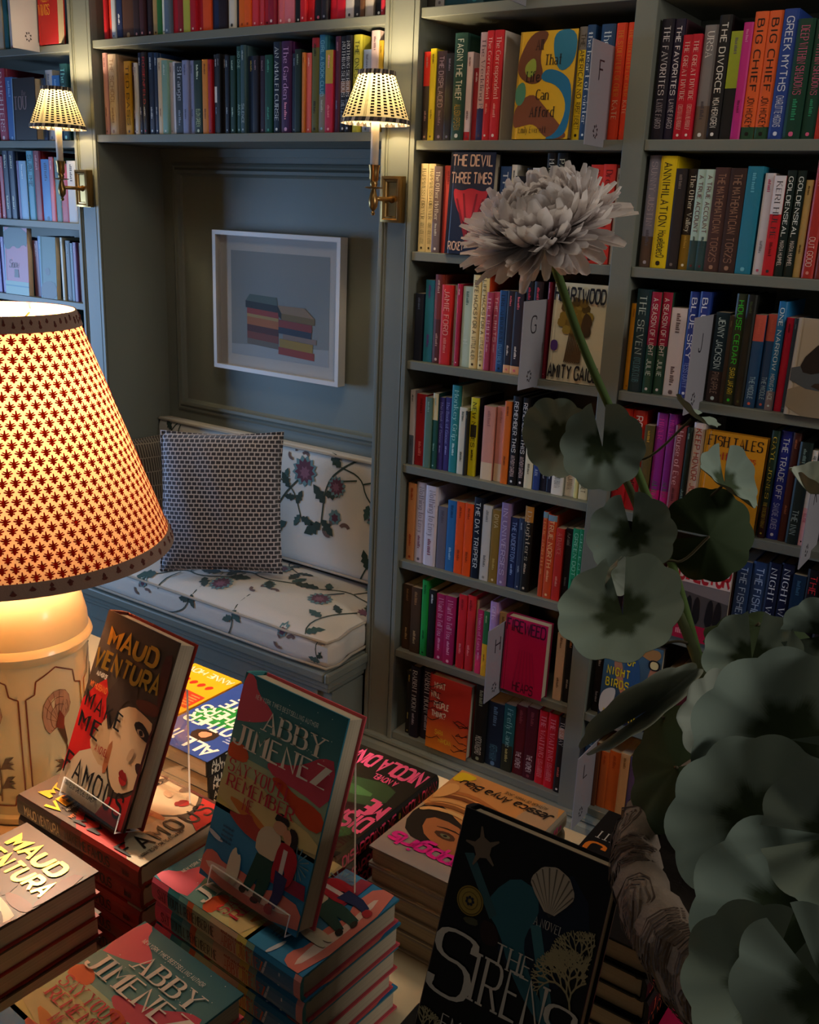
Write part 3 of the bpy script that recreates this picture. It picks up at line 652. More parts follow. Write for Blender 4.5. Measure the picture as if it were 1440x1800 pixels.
ROWS = '''
@A1 1874
-1496 20 208 2a1f20|~|b08080|~|b08080|t:c8281e:.62
-1475 18 214 d9c21e|~|6a5a10|~|6a5a10
-1457 30 208 3a2a33|THE DISPLACED|a08898|~|806878
-1428 23 201 1c1a22|~|77708a|
-1405 36 245 22463a|FAGIN THE THIEF|e8e2cc|ALLISON EPSTEIN|b89030
-1369 17 202 d8c0bc|~|7a4a50|~|7a4a50|b:b02028:.1
-1352 18 166 8a1a22|~|d8c0bc|
-1334 21 243 c8a8a8|The Wedding|5a3a4a|People|3a3a66|b:30305c:.3
-1313 19 245 c8262e|The Correspondent|f0d8cc|~|e89a90
-1294 26 245 c8262e|The Correspondent|f0d8cc|~|e89a90|c:e2d2c0
-1077 23 241 e0bc1e|THE AMERICAN NO|2a2208|RUPERT EVERETT|2a2208|t:777068:.8
-1053 20 242 24456c|the heart of winter|d8e4ec|
-1021 35 242 24456c|the heart of winter|d8e4ec|
-984 25 242 e2401c|THE STOLEN LIFE OF CHER|e8942a|KATE|f0c8a0
-958 18 242 e2401c|THE STOLEN LIFE OF CHER|e8942a|KATE|f0c8a0
@A2 1600
-1493 23 219 e2cc96|HAPPINESS FOREVER|4a3c20|ADELAIDE FAITH|4a3c20
-1470 22 219 e2cc96|HAPPINESS FOREVER|4a3c20|ADELAIDE FAITH|4a3c20
-1448 25 213 6a5858|The Other Mother|e8e0d4|~|c8c0b4
-1422 27 215 b8443e|~|8a2a28||m:e8dccc:.15:.85|c:a83a34
-1258 29 215 2c4a7c|THE LAST|c8d4e4|
-1228 16 219 e0dcd4|~|555555|
-1213 27 193 1a181c|~|888888|
-1186 20 212 17161a|~|888888||b:e8e4dc:.12
-1166 33 212 d0ccc8|~|666666|
-1133 27 246 181818|MAUVE|d8d4cc|
-1105 27 246 181818|PARADE|d8d8c0|
-1074 29 199 2a2224|~|c8a890||b:4a2028:.2
-1044 18 196 c8a088|~|6a4a3a|~|6a4a3a
-1025 8 196 d0a8a8|~|7a5a5a|
-1017 31 221 d8382e|Dream a Dream|4a1410|~|4a1410
-984 31 222 d8382e|Dream a Dream|4a1410|~|4a1410
-952 11 214 b0aca4|~|5a564e|~|5a564e
@A3 1313
-1492 26 179 1a2030|~|506080|
-1463 28 216 2a7890|~|6a3a8a|~|6a3a8a
-1434 28 232 7a2c20|~|d8b0a0|~|c09080|b:5a241c:.5
-1406 33 208 cc2018|JAMIE FORD|f0a090|~|e88070
-1372 10 208 9a948c|~|404040|
-1362 13 213 b01c3c|~|f0d0d0||b:e8e0e0:.28
-1347 29 208 b8ccbc|~|5a7a6a|M|d0e0d4
-1316 24 239 ecd494|LIFE HACKS FOR A|4a3010|LITTLE ALIEN|4a3010|c:c8401c
-1291 20 241 ecd494|LIFE HACKS FOR A|4a3010|LITTLE ALIEN|4a3010|c:c8401c
-1270 17 199 a83c58|THE LIMITS|f0c0c8|~|e0a0b0
-1253 17 201 b8506a|THE LIMITS|f0c0c8|~|e0a0b0
-1236 21 206 1c4a80|DREAMBOUND|0c1420|DAN FREY|80b0d8
-1214 21 207 22202c|~|d86a78|~|e0d8d0|b:e0a878:.1
-1192 26 206 22202c|~|d86a78|~|e0d8d0|b:e0a878:.1
-1165 25 233 1c1a20|~|c02848|
-1139 25 235 22141a|~|d04058|
-1114 23 236 7a1428|~|e08090|
@A4 1022
-1492 16 210 b8b0b0|~|44444c|~|44444c|b:505a68:.4
-1476 34 201 a81c26|~|781018|~|e08080
-1441 23 197 5a7868|~|90b0a0||b:b83838:.2
-1418 17 211 1c5048|~|90b8a8|~|90b8a8|t:d8c898:.65
-1401 17 201 3c3478|The Book of Goose|a0a0e0|~|a0a0e0
-1384 20 203 3c3478|The Book of Goose|a0a0e0|~|a0a0e0
-1362 28 240 1f8088|Monkey Grip|b0e4e0|~|d0f0f0|c:b8b49c
-1334 22 184 dcd8c4|~|5a5a40|~|5a5a40
-1312 8 177 2c2a24|~|8a8468|
-1303 24 214 d8cc1e|NEW NAMES|3a3408|~|3a3408|m:2a2824:.5:.66|c:2a2428
-1258 34 199 d09080|~|b07068|||b:dcc4a4:.24
-1222 26 202 d08c84|~|b07068|||b:dcc4a4:.24
-1196 20 220 d86a1c|~|7a3408|~|7a3408
-1175 24 236 141318|REMEMBER THIS|e8e4e4|ANTHONY GIARDINA|e8c8c4
-1151 24 235 141318|REMEMBER THIS|e8e4e4|ANTHONY GIARDINA|e8c8c4
-1127 23 195 dcd4b4|~|6a6450|~|6a6450
-1102 18 164 2c4080|~|90a8e0|AIN|c0d0f0
-1083 18 163 1a2038|~|c0c8e0|~|c0c8e0
-1064 16 162 1a2038|~|c0c8e0|~|c0c8e0
-1046 32 191 e4e0d4|MAY|1c1c1c|RAAJU BINA|2a2a2a
-1013 27 190 e4e0d4|MAY|1c1c1c|RAAJU BINA|2a2a2a
-985 11 162 d8d890|~|80803a|
-973 25 188 e0d4a8|~|6a5a34|PONISET|4a3a20
@A5 737
-1491 29 230 c88a58|~|a03c1c|~|a03c1c
-1462 32 238 d0c8d4|Nothing to Envy|6a6070|~|905060
-1428 40 235 d4ccd8|Nothing to Envy|6a6070|~|905060
-1385 30 182 6a6470|~|585260|
-1354 30 206 2c6ca8|~|16406c|~|a0c8e8
-1324 27 208 ee5210|~|a03408|~|a03408
-1296 26 209 ee5210|~|a03408|~|a03408
-1270 28 232 121a2a|THE DAY TRIPPER|e8e8e4|
-1242 28 215 c8c4bc|~|8a8a84|~|6a6a66
-1212 27 208 8a6a28|DIVA|d8c898|~|c0a860
-1185 28 234 8c74a0|IN UNIVERSES|c8b8d8|
-1157 26 198 1c2c58|THE UNDERTOW|90a8d8|~|90a8d8
-1130 16 201 2c3a58|~|a0b0c8|~|a0b0c8
-1114 25 239 1c1814|Daughters|c8b8a0|~|c8b8a0|t:b87c34:.82
-1060 14 235 c84a24|TRUE NORTH|e8a060|~|e8a060|t:7a98a8:.93
-1046 26 230 d04c24|TRUE NORTH|f0c088|~|f0b080|t:7a98a8:.93
-1019 23 199 c02c24|A DANCE|e09080|~|e09080
-995 20 202 1c1a20|Azami|b0b0b8|~|80808a
-975 21 206 209464|GREEN DOT|a0e0c0|~|14503a
-954 12 209 1a8a5c|GREEN DOT|a0e0c0|
@A6 455
-1492 31 204 3c2a1c|~|8a6c48|~|b09468
-1460 34 205 44301e|~|8a6c48|~|b09468
-1424 23 236 1c9440|~|0c4a20|~|0c4a20
-1400 23 211 161616|~|dcdcdc|
-1376 33 205 a81c58|I Want to Tell You|f0b8d0|~|e8a0c0|c:2a1420
-1342 35 209 a81c58|I Want to Tell You|f0b8d0|~|e8a0c0|c:2a1420
-1298 26 225 cc2430|~|8a1018|~|f09090
-1272 27 229 cc2c34|~|8a1018|~|f09090
-1244 7 218 b89878|~|705840|
-1236 20 194 b8245c|Women of Luna|f0a0c0|~|f0a0c0|b:d83868:.3
-1215 18 195 2c6c3c|~|c0d8a0|~|6a4a10|b:e0a828:.5
-1197 25 230 b890c0|Gifts|f0e0f4|
-1172 25 202 b89860|~|6a5024|
-990 25 195 d8bca0|~|7a5a44|~|7a5a44
-962 22 199 1c1a1a|~|c08050|~|c0b0a0
@A7 181
-1466 18 207 1c1812|~|c0a050|~|c8b060
-1447 32 233 1e1826|RABBIT MOON|e8e4e8|~|a8a0b0
-1413 41 236 1e1826|RABBIT MOON|e8e4e8|~|a8a0b0
-1225 41 243 16181a|~|90a090|MOCKINGBIRD|dcdcdc
-1183 50 201 16243c|~|6080a8|KRISTIN HANNAH|5a88a0
-1132 34 209 1c5c64|Firefly Lane|a8d8dc|~|c0b070|b:2a2c20:.4
-1097 34 216 5a1420|~|8a4048|THE WOMEN|ecdce0
-1062 35 223 521220|~|8a4048|THE WOMEN|ecdce0
-1024 30 226 d01828|THE WAITING|f8a8b0|LISA GARDNER|f8a8b0
-994 30 229 d01828|THE WAITING|f8a8b0|LISA GARDNER|f8a8b0
-962 26 230 201818|TUESDAY|d8ccc0|~|d86050|m:b88068:.72:.86
@B1 1874
-881 28 244 1a1422|THE FAVORITES|ece4ec|LAYNE FARGO|c0b4c0
-853 23 243 201830|THE FAVORITES|ece4ec|LAYNE FARGO|c0b4c0|c:4a3038
-829 21 210 c0142c|THE GREAT DIVIDE|f4d8d0|CRISTINA HENRIQUEZ|f4c8c0
-808 21 210 c0142c|THE GREAT DIVIDE|f4d8d0|CRISTINA HENRIQUEZ|f4c8c0
-786 30 227 7a787c|URSA|e8e8e8|~|44404a|b:6a5a50:.3
-756 27 244 1c1a1c|THE DIVORCE|e8e4e0|MOA HERNGREN|e8e4e0
-728 26 212 1c1c1e|~|707070|||t:a0b030:.48
-702 20 226 c02880|~|e080b8|~|7a1850
-682 28 245 e0602c|BIG CHIEF|1c1208|JON HICKEY|1c1208|b:244830:.1
-654 29 245 e0602c|BIG CHIEF|1c1208|JON HICKEY|1c1208|b:244830:.1
-624 30 246 24408c|GREEK MYTHS|d8dcec|CHARLOTTE HIGGINS|d8dcec
-594 34 226 123c2c|DEEP WITHIN SHADOWS|e06088|~|2a8a60
-559 27 224 123c2c|DEEP WITHIN SHADOWS|e06088|~|2a8a60
-531 25 220 b83020|~|e8a090|
@B2 1600
-878 29 242 7c7c90|SUNNY JUSTIN|b0a8b8|~|585868|b:5a4840:.28
-849 37 241 e0c010|ANNIHILATION|241c08|Houellebecq|241c08
-812 25 215 2a2424|~|7a6a60|
-786 22 215 241c14|The Other Valley|ece4cc|~|c09840|b:8a6818:.35
-764 19 214 b4ccbc|A TRUE ACCOUNT|6a2830|~|3a4a44|b:2c4848:.3
-744 20 214 b4ccbc|A TRUE ACCOUNT|6a2830|~|3a4a44|b:2c4848:.3
-724 33 218 4a302c|THE MATHEMATICIAN|a07860|TORZS|906a58
-690 35 217 3c2824|THE MATHEMATICIAN|a07860|TORZS|906a58
-654 33 221 247c98|~|60b0c8||c:0f3a40
-617 21 208 d4ccd0|~|c05070|~|8a8488
-596 24 203 c82028|KERI HULME|3a3034|~|7a1014|t:e0d8dc:.62
-572 18 214 142420|GOLDENSEAL|e8ece4|MARIA HUMMEL|d8c8b8
-553 19 214 142420|GOLDENSEAL|e8ece4|MARIA HUMMEL|d8c8b8
-534 15 196 c8a868|~|6a5020|~|6a5020
-514 24 244 b03028|AFTER|e08878|OUT GOOD|f0c0b0
-489 26 239 7a3028|~|c08070|
@B3 1313
-887 18 203 d89010|~|a86808|
-869 34 238 14343c|THE SEVEN|b8d0cc|O'CLOCK CLUB|5a9aa8
-835 24 234 284c38|A SEASON OF LIGHT|e8d8d0|JULIE|d8e0d0|t:a01838:.48
-811 24 235 284c38|A SEASON OF LIGHT|e8d8d0|JULIE|d8e0d0|t:a01838:.48
-786 37 202 d8c8c0|~|6a5450|~|6a5450
-748 24 241 1c3888|BLUE SKY|e0e4f0|TESS GUNTY|90a8e0
-723 25 243 1c3888|BLUE SKY|e0e4f0|TESS GUNTY|90a8e0
-683 31 201 182c34|JENNY JACKSON|d0e0e0|PINEAPPLE|a08070|b:3a2824:.35
-652 11 196 4a3828|~|8a7458|
-641 24 245 2c3420|HOUSE CEDAR|30c030|SARA JAFARI|d0b828
-617 21 245 1a1c18|~|3a4a2a|
-595 24 204 1c4a78|~|d86858|THE MIDDLE|a0c8e0|t:c8584c:.72
-570 21 207 1c4a78|~|d86858|THE MIDDLE|a0c8e0|t:c8584c:.72
-549 18 236 2070a8|ONE NARROW|d8e8f0|HIDING PLACE|d8e8f0|b:8a7c84:.18
-530 16 203 b80c34|~|780820||b:b80c34:.1
-513 9 203 2c3c4c|~|708090|
@B4 1022
-885 35 248 b82418|ROOM|e8d8d0|~|4a0c08|b:b01c28:.4
-850 35 248 b82418|ROOM|e8d8d0|~|4a0c08|b:b01c28:.4
-815 23 216 5a4a24|~|c09030||b:8a5a1c:.4
-790 26 249 8a1c80|MINER|e83898|ALIEN|2c7a30|b:c81878:.25
-763 21 250 8a1c80|MINER|e83898|ALIEN|2c7a30|b:c81878:.25
-741 27 227 8a3c40|House of Eve|e8b0b0|~|5a2024
-713 13 226 1c2a24|~|90a898|Just a Boy|90a898
-701 27 239 dcccc8|KEEP HONOR JONES|b83c30|
-523 17 249 1c3428|GAYL JONES|d0b840|THE UNICORN WOMAN|d0b840|b:3a201c:.3
-505 26 250 1c2c90|THE TRADE OFF|d8dcf0|SANDIE JONES|b0b8e8
-479 17 250 4a2018|~|a86040|~|a86040
-461 27 233 142420|~|6a8078|THE INN|90a098
-434 13 218 dcd8d4|REUNION|1c1c1c|ELISE|b02850|b:e0a8b0:.4
-419 25 250 2a2430|~|706880|
@B5 737
-924 23 171 1c1418|~|c06078|
-900 27 167 3a3030|~|a89898|
-872 26 168 6a3c3c|~|c89898|
-845 19 165 241824|~|d06080|
-825 26 165 302c34|~|b8b0b8|
-798 26 171 3c4a54|~|a8b0b8|
-772 31 173 8a2430|RETO|e8c0c0|
-722 30 203 d8b8a0|~|8a4a3a|
-554 32 220 28406c|THE FISHERMAN|a0b8e0|
-521 35 226 28406c|THE FISHERMAN|a0b8e0|
-486 27 232 101838|NIGHT WATCH|dce0ec|
-459 28 236 101838|NIGHT WATCH|dce0ec||c:6a1428
-430 29 217 142c48|~|3a6080|
-401 30 237 18141a|THE DEATH|c02c34|~|802028
-369 28 232 241c1c|~|d89080|THIRST|d86a60
@B6 455
-880 25 172 16161a|~|a8a8b0|~|a8a8b0
-688 31 180 16161c|A STONE HOME|c0c8d0|||t:c87080:.93
-656 30 198 5a2028|~|a06870|
-625 30 190 10141c|~|6a7888|
-594 30 210 1a1a24|RIOT|c8c8d0|
-563 27 215 203a58|~|7a98b8|
@B7 181
-911 28 190 1c2030|~|506080|
-882 32 223 24507c|~|90b8d8|
-850 13 191 6a3a20|~|b07850|
-836 23 168 c86028|~|a04414|
-813 32 177 cc6424|~|a04414|
-780 26 184 c89c6c|~|8a6438|
-753 18 183 5a4a74|~|a090b8|
-734 31 185 c8bc98|~|7a7050|
-703 34 202 6a7a6a|~|a8b8a0|
@A0 2180
-1501 33 210 2a2620|~|b8b0a0|~|b8b0a0
-1468 26 215 8a8480|~|555050|
-1442 63 205 123a42|~|2a6a70|
-1378 46 240 164048|~|2a6a70|
@C2 1895
-2727 22 242 b88a8a|~|6a4048|~|6a4048
-2702 37 237 c0aa90|THE SCHOOL|8a6a50|~|8a6a50|c:b89c84
-2622 30 213 c8941c|TED BASS|4a3408|
-2592 20 209 3a1c20|~|b09090|~|b09090
-2571 14 206 d8d4d0|~|707078|
-2556 18 234 181c38|~|c8d0e0|~|c8d0e0
-2537 22 234 1c1820|ROSENFELD|c83c3c|~|c8c8c8
-2515 28 233 1c3050|~|c0d0e0|~|c0d0e0
-2486 18 231 1c3458|~|c0d0e0|~|c0d0e0
-2466 18 215 d4c0a0|~|8a6a50|~|8a6a50
-2447 24 208 7ca498|~|d0e0d8||b:4a5070:.45
-2423 13 202 c8c4d4|~|808090|
-2409 13 204 d8d4dc|~|808090|
-2395 36 199 2c3440|Strange|c8d0dc|~|8a94a8
-2358 23 204 8088b0|~|484e70|~|484e70
-2334 19 203 8088b0|~|484e70|~|484e70
-2313 33 202 1c3024|~|c8d8c0|ELON GREEN|c8d8a0
-2278 23 203 d07c1c|~|7a3a08|~|7a3a08
-2254 16 202 a81820|~|601010|
-2234 16 215 202028|~|d0d0d8|~|8098c0|m:dcdcdc:.4:.6
-2217 15 215 18181c|~|888890|
-2201 19 214 201c20|~|a8a0a0|
-2182 15 209 1c2434|~|b0c0d0|~|b0c0d0
-2166 21 208 1c3a34|~|a8c8bc|~|a8c8bc
-2144 21 232 1c4440|NO ONE|90b8b0|AKIN|90b8b0
-2122 21 233 34505a|~|a0b8c4|SILENCE|a0b8c4
-2100 23 205 1c2c48|~|a8a060|
-2076 21 204 1c1620|~|8a7080|
-2054 22 203 2a1c2c|~|8a7080|
-2031 27 204 144438|~|4a9884|~|4a9884
-2003 29 236 182438|AN AMALFI CURSE|dce4ec|
-1973 37 236 3c1848|The Garden|c8a0d0|~|e090b0|c:4a1c54
-1935 16 204 1c2438|~|8090b0|
-1919 22 213 1c2a24|~|8aa090||m:a02c28:.4:.55
-1895 11 204 c87838|~|6a3a18||b:4a8070:.3
-1883 18 203 d0605c|~|f0c0b8||t:2c807c:.72
-1865 26 239 5a5c30|~|2a2a18|~|2a2a18|t:8a1c28:.9
-1838 25 245 24688c|GIRL A BOOK CLUB|80b8d0|~|b0b8b0|b:7c7870:.4
-1813 26 206 b02848|~|f0a0a8|~|e08090|t:a8943c:.6
-1785 18 239 4a2440|~|a07890|~|7088b0
-1767 24 238 181820|NOTHING SERIOUS|e0e0e0|EMILY J. SMITH|c0c8d8|m:8a6a58:.42:.54
-1742 21 237 181820|NOTHING SERIOUS|e0e0e0|EMILY J. SMITH|c0c8d8|m:8a6a58:.42:.54
-1720 28 238 c8c444|THE ONES WE LOVED|1c2814|
-1689 26 202 90a0b8|~|505a70|
-1663 27 245 d0b8b4|~|7a5a64|~|7a5a64
-1636 14 220 b89428|~|5a4008|
-1621 15 215 7a1c28|~|b06068|
@C1 2172
-2704 19 228 b81c20|~|7a0c10|
-2684 19 228 d04028|~|e8a088|
-2665 18 210 b0b8c4|~|4a5878|
-2645 25 205 202c54|~|d8dce8|~|d8dce8
-2618 51 205 4a3024|~|a88860|
-2567 28 205 2c1c20|~|c08888|
-2539 26 228 3a1c24|~|c08888|
-2512 26 236 281a20|~|c08888|
-2485 21 215 a88c5c|~|2c2418|
-2462 21 205 2c6c34|~|e0ecd8|
-2441 13 210 e0e4d8|~|2c6c34|
-2428 26 236 5c7088|~|a8b8c8|
-2401 27 236 b82030|~|f0a0a0|
-2374 24 215 8a2028|~|e8d0b0|
-2348 28 215 b0b448|~|5a5a1c|
-2318 23 210 b01c2c|~|f0c0b8|
-2295 22 205 b01c2c|~|f0c0b8|
-2272 33 215 dc5020|~|f0a880|
-2238 29 210 202c50|winter|d8dcec|
-2208 33 205 241820|TIES|e0d8d8|
-2174 31 240 d0ccc4|~|3a3a3a|
-2142 12 215 1c1c1e|~|c8c8c8|
-2128 24 215 e06820|~|a03c08|
-2104 24 210 e05c20|~|a03c08|
-2079 23 210 c83848|~|f0a8b0|
-2055 17 215 c84050|~|f0a8b0|
-2038 20 215 a82030|~|3a1014|
-2017 28 240 8a1c34|LIAPPIN|e0c8cc|
-1988 25 240 d06878|~|f4c8d0|
-1962 35 215 d07080|~|f4c8d0|
-1923 21 205 1c1c1c|~|d0d0d0||m:b82c24:.3:.5
-1900 22 236 c0202c|~|f0a0a0|
-1878 20 215 c0202c|~|f0a0a0|
-1857 29 240 1c1a20|~|d06880|
-1828 23 228 22202a|~|8a8a98|
-1804 28 236 b8182c|~|f0a0a0|
-1776 25 210 b8182c|~|f0a0a0|
-1750 27 210 b8b4b4|~|3a3a40|
-1722 21 210 2c2a2c|~|b0b0b0|
-1701 15 228 5a3c28|~|c0a080|
-1686 26 215 b4aca4|~|5a544c|
-1658 25 205 1a181a|~|dcdcdc|
-1632 12 236 a82838|~|f0a0a8|
@L1 2168
-3250 30 215 c8bca8|~|5a5a50|
-3218 22 205 2c6c78|~|c0dce0|
-3195 25 215 d0c8c8|~|b03038|
@L2 1878
-3290 47 235 a8405a|DAUGHTERS|f0d8e0|
-3241 42 206 3c6cac|~|90b8e8|
-3197 27 202 6c98b8|~|c8e0f0|
-3036 16 196 5070b0|~|a0b8e8|
-3018 37 220 c0c4cc|~|7080a0|
-2980 39 202 2c6cb8|~|90c0f0|
-2941 39 236 1c4450|The C|90e0e8|
@L3 1616
-3327 17 218 a84c64|~|e8c0cc||b:3c6cb0:.4
-3309 21 211 b85c70|~|f0d0d8|
-3288 37 230 1c2c48|~|c8c8b0|~|c8c8b0
-3250 37 229 1c2c48|~|c8c8b0|~|c8c8b0
-3212 17 197 6a588c|~|b8a8d0|
-3195 40 197 88b0d0|~|d8e8f4|
-3154 41 230 58a0b8|SUBLIME|204858|
-3113 40 230 8a2030|~|d89098||c:8a2030
-3071 49 203 3c80c8|~|1c4478|
-3021 23 210 c06880|~|f4d8e0|
-2996 29 210 4a7070|~|a8c8c0|
-2966 36 190 9c3444|~|e0a8b0|
-2928 45 199 b0b4bc|~|404858||b:1c2440:.4
@L4 1351
-3363 23 198 7a68a8|~|d0c0e8|
-3339 20 199 8070a8|~|d0c0e8|
-3318 20 198 8878b0|~|d0c0e8|
-3155 36 195 8a5c74|~|c8a8b8|
-3118 25 212 3c70a0|~|90b8d8|
-2994 9 213 c8c8b8|~|808070|
-2983 13 213 c8c8b8|~|808070|
-2969 31 204 16181c|~|606870|
-2936 17 197 3c6078|~|90b0c0|
-2918 18 200 6c4c80|~|b898c8|
-2898 14 199 8c8c98|~|585864|
@L5 1080
-3042 33 232 1c3c40|~|608088|
-3008 39 240 c8c0c8|~|707078|
-2967 47 238 1c4448|~|608088|'''
# signs: letter flags that stand out from the shelf fronts  (x, letter)
FLAGS = {'A1': (-.9855, 'F'), 'A3': (-1.1030, 'G'), 'A6': (-1.1360, 'H'), 'B3': (-.6905, 'J'), 'B4': (-.4012, 'K'), 'B7': (-.8500, 'L'), 'A0': (-1.2095, 'E')}
# face-out books on the shelves: shelf, x, width, height, thickness, lean, label colour words, painter
FACE = []
def lit_front(Wd, T, m):
    lay = [0]
    def f(x, y): return (x*Wd, y*f.H, T+.0003+lay[0]*.00012)
    def up(): lay[0] += 1
    return f, up
def face_book(row, x, Wd, H, T, z, lean, col, spine, paint, label, yaw=0, yb=.06, hard=True):
    m = MB(); b = book_shell(m, Wd, H, T, hard, col, spine)
    f, up = lit_front(Wd, T, m); f.H = H
    paint(m, f, up)
    ex = Vector((math.cos(yaw), math.sin(yaw), 0)); n0 = Vector((math.sin(yaw), -math.cos(yaw), 0))
    u = Vector((0, 0, 1))*math.cos(lean) - n0*math.sin(lean); n = ex.cross(u)
    M = Matrix(((ex.x, u.x, n.x, x), (ex.y, u.y, n.y, yb), (ex.z, u.z, n.z, z), (0, 0, 0, 1)))
    M.translation = M.translation + Vector((0, 0, .0005 - min(0, n.z*T)))
    root = empty('face_out_book', M=M); m.build('cover', COVER, root); pages(root, Wd, H, T, hard)
    tag(root, label, 'book'); FACE.append((row, x, root)); return root
def T(m, f, up, s, x, y, w, h, col, style='sans', **k):
    up(); write(m, s, x, y, w, h, f, col, style, **k)
def blob(m, f, up, pts, col, s=2): up(); smf(m, f, pts, col, s)

def p_all(m, f, up):
    for pts, c in (([(0,.75),(.2,1),(.55,1),(.35,.8),(.5,.55),(.25,.5),(0,.6)], '6a3c24'), ([(.6,1),(1,1),(1,.7),(.75,.6),(.6,.8)], '24708c'), ([(.0,.3),(.3,.45),(.55,.3),(.9,.1),(1,0),(.6,0),(.4,.15),(.15,.12),(0,.1)], '7a4428'),
                   ([(.4,.55),(.75,.5),(.95,.3),(.8,.05),(.55,0),(.85,0),(1,.1),(1,.5),(.8,.62),(.5,.66)], '1c6c94'), ([(0,.5),(.15,.55),(.2,.4),(.1,.3),(0,.35)], '4c8468'), ([(.1,.68),(.3,.78),(.35,.62),(.2,.56)], '8a9c3c')): blob(m, f, up, pts, c)
    for s, x, y, w in (('All', .3, .83, .3), ('That', .48, .69, .42), ('Life', .18, .54, .38), ('Can', .38, .37, .4), ('Afford', .3, .21, .62)): T(m, f, up, s, x, y, w, .09, '1c1410', 'serif', wt=.17, fit=True)
    T(m, f, up, 'Emily Everett', .12, .06, .8, .055, '2a1c14', 'serif')
face_book('A1', -1.224, .147, .236, .028, 1.874, .06, 'd8a820', 'b88c20', p_all, 'face-out yellow blue and brown patterned book leaning on second shelf of middle bookcase', yb=.03)
def p_devil(m, f, up):
    blob(m, f, up, [(.5,.25),(.2,.45),(.08,.66),(.3,.62),(.5,.66),(.75,.62),(.92,.64),(.8,.45)], 'b02834')
    for a, b in ((.5,.2),(.35,.6),(.65,.6),(.2,.55),(.8,.55)): blob(m, f, up, [(.47,.1),(.53,.1),(a+.02,b),(a-.02,b)], '7a1824', 0)
    T(m, f, up, 'THE DEVIL', .05, .87, .9, .1, 'd8b098', wt=.17, fit='force'); T(m, f, up, 'THREE TIMES', .05, .7, .9, .1, 'd8b098', wt=.17, fit='force')
    T(m, f, up, 'RICKEY', .08, .04, .6, .08, 'd8b098', wt=.17)
face_book('A2', -1.3925, .128, .245, .03, 1.60, .05, '1a2038', '141828', p_devil, 'face-out navy book with red tree on third shelf of middle bookcase', yb=.022)
def p_heart(m, f, up):
    for i in range(26):
        a = i*2.4; r = .05+.2*math.sqrt(i/26); blob(m, f, up, [(.45+r*math.cos(a)*1.1+dx, .66+r*math.sin(a)*.72+dy) for dx, dy in ((-.08,-.04),(.07,-.05),(.09,.03),(-.06,.05))], random.choice(['6a5420', '7a6424', '4c3c18', '8a7430']), 1)
    blob(m, f, up, [(.6,.72),(.72,.7),(.78,.62),(.74,.58),(.77,.52),(.7,.46),(.55,.5)], '3a2c18')
    for i in range(9): blob(m, f, up, [(.36+.03*i,.5),(.38+.03*i,.5),(.34+.035*i,.22),(.3+.035*i,.2)], '4a3820', 0)
    blob(m, f, up, [(.03,.31),(.17,.31),(.17,.42),(.03,.42)], '4a2c70', 2)
    T(m, f, up, 'HEARTWOOD', .03, .82, .94, .13, '14161c', wt=.2, fit='force'); T(m, f, up, 'AMITY GAIGE', .03, .04, .94, .13, '14161c', wt=.2, fit='force')
    T(m, f, up, '~', .66, .38, .28, .02, '4a4438'); T(m, f, up, '~', .66, .32, .28, .02, '4a4438')
face_book('A3', -1.0795, .140, .238, .026, 1.313, .04, 'c9c3a8', 'b0aa90', p_heart, 'face-out cream book with tree-haired head beside the G flag', yb=.028)
def p_fire(m, f, up):
    T(m, f, up, 'FIREWEED', .04, .82, .92, .15, '4a0c2c', wt=.16, fit='force', track=.15); T(m, f, up, 'HEAPS', .3, .03, .62, .12, '4a0c2c', wt=.16)
    for i in range(6): blob(m, f, up, [(.3+.1*i,.15),(.33+.1*i,.15),(.4+.06*i,.6),(.38+.06*i,.6)], 'a01048', 0)
face_book('A6', -1.1305, .125, .215, .034, .455, .03, 'b4104c', '901040', p_fire, 'face-out magenta hardcover beside the H flag', yb=.012)
def p_what(m, f, up):
    up(); m.grad([f(0,0), f(1,0), f(1,.5), f(0,.5)], ['d87c20', 'd87020', 'b83428', 'b83828'])
    for s, x, y in (('WHAT', .12, .84), ('WILL', .06, .71), ('PEOPLE', .15, .58), ('THINK?', .1, .45)): T(m, f, up, s, x, y, .75, .075, 'e4dccc', wt=.24)
    T(m, f, up, 'SARA', .22, .22, .5, .06, 'e0b030', wt=.2); T(m, f, up, 'HAMDAN', .32, .12, .6, .06, 'e0b030', wt=.2)
    for i in range(16):
        side = i % 2; y0 = random.uniform(.1, .9); x0 = 1 if side else 0; P = [(x0, y0)]
        for k in range(4): P.append((P[-1][0]+(-1 if side else 1)*random.uniform(.05, .11), P[-1][1]+random.uniform(-.05, .05)))
        up()
        for a, b in zip(P, P[1:]): m.poly([f(a[0], a[1]), f(a[0], a[1]+.012), f(b[0], b[1]+.008), f(b[0], b[1])], '2a1410')
face_book('A7', -1.372, .141, .232, .03, .181, .045, 'b8342c', '8a2420', p_what, 'face-out red and orange book with black branches on bottom shelf of middle bookcase', yb=.02)
def p_fish(m, f, up):
    blob(m, f, up, [(0,.28),(.12,.35),(.3,.2),(.5,.12),(.75,.05),(.95,0),(0,0)], 'b81c1c', 1); blob(m, f, up, [(.75,.0),(.95,.0),(.9,.03)], '3a1410', 0)
    T(m, f, up, 'FISH TALES', .06, .86, .88, .1, '14100c', 'serif', wt=.2, fit='force'); T(m, f, up, 'Nettie Jones', .16, .73, .7, .07, 'b02020', 'serif', wt=.18, fit='force'); T(m, f, up, 'A NOVEL', .7, .68, .2, .02, '2a1810')
face_book('B4', -.6650, .137, .228, .024, 1.022, .035, 'd08a14', 'b07410', p_fish, 'face-out orange-yellow book with black lettering on fourth shelf of right bookcase', yb=.02)
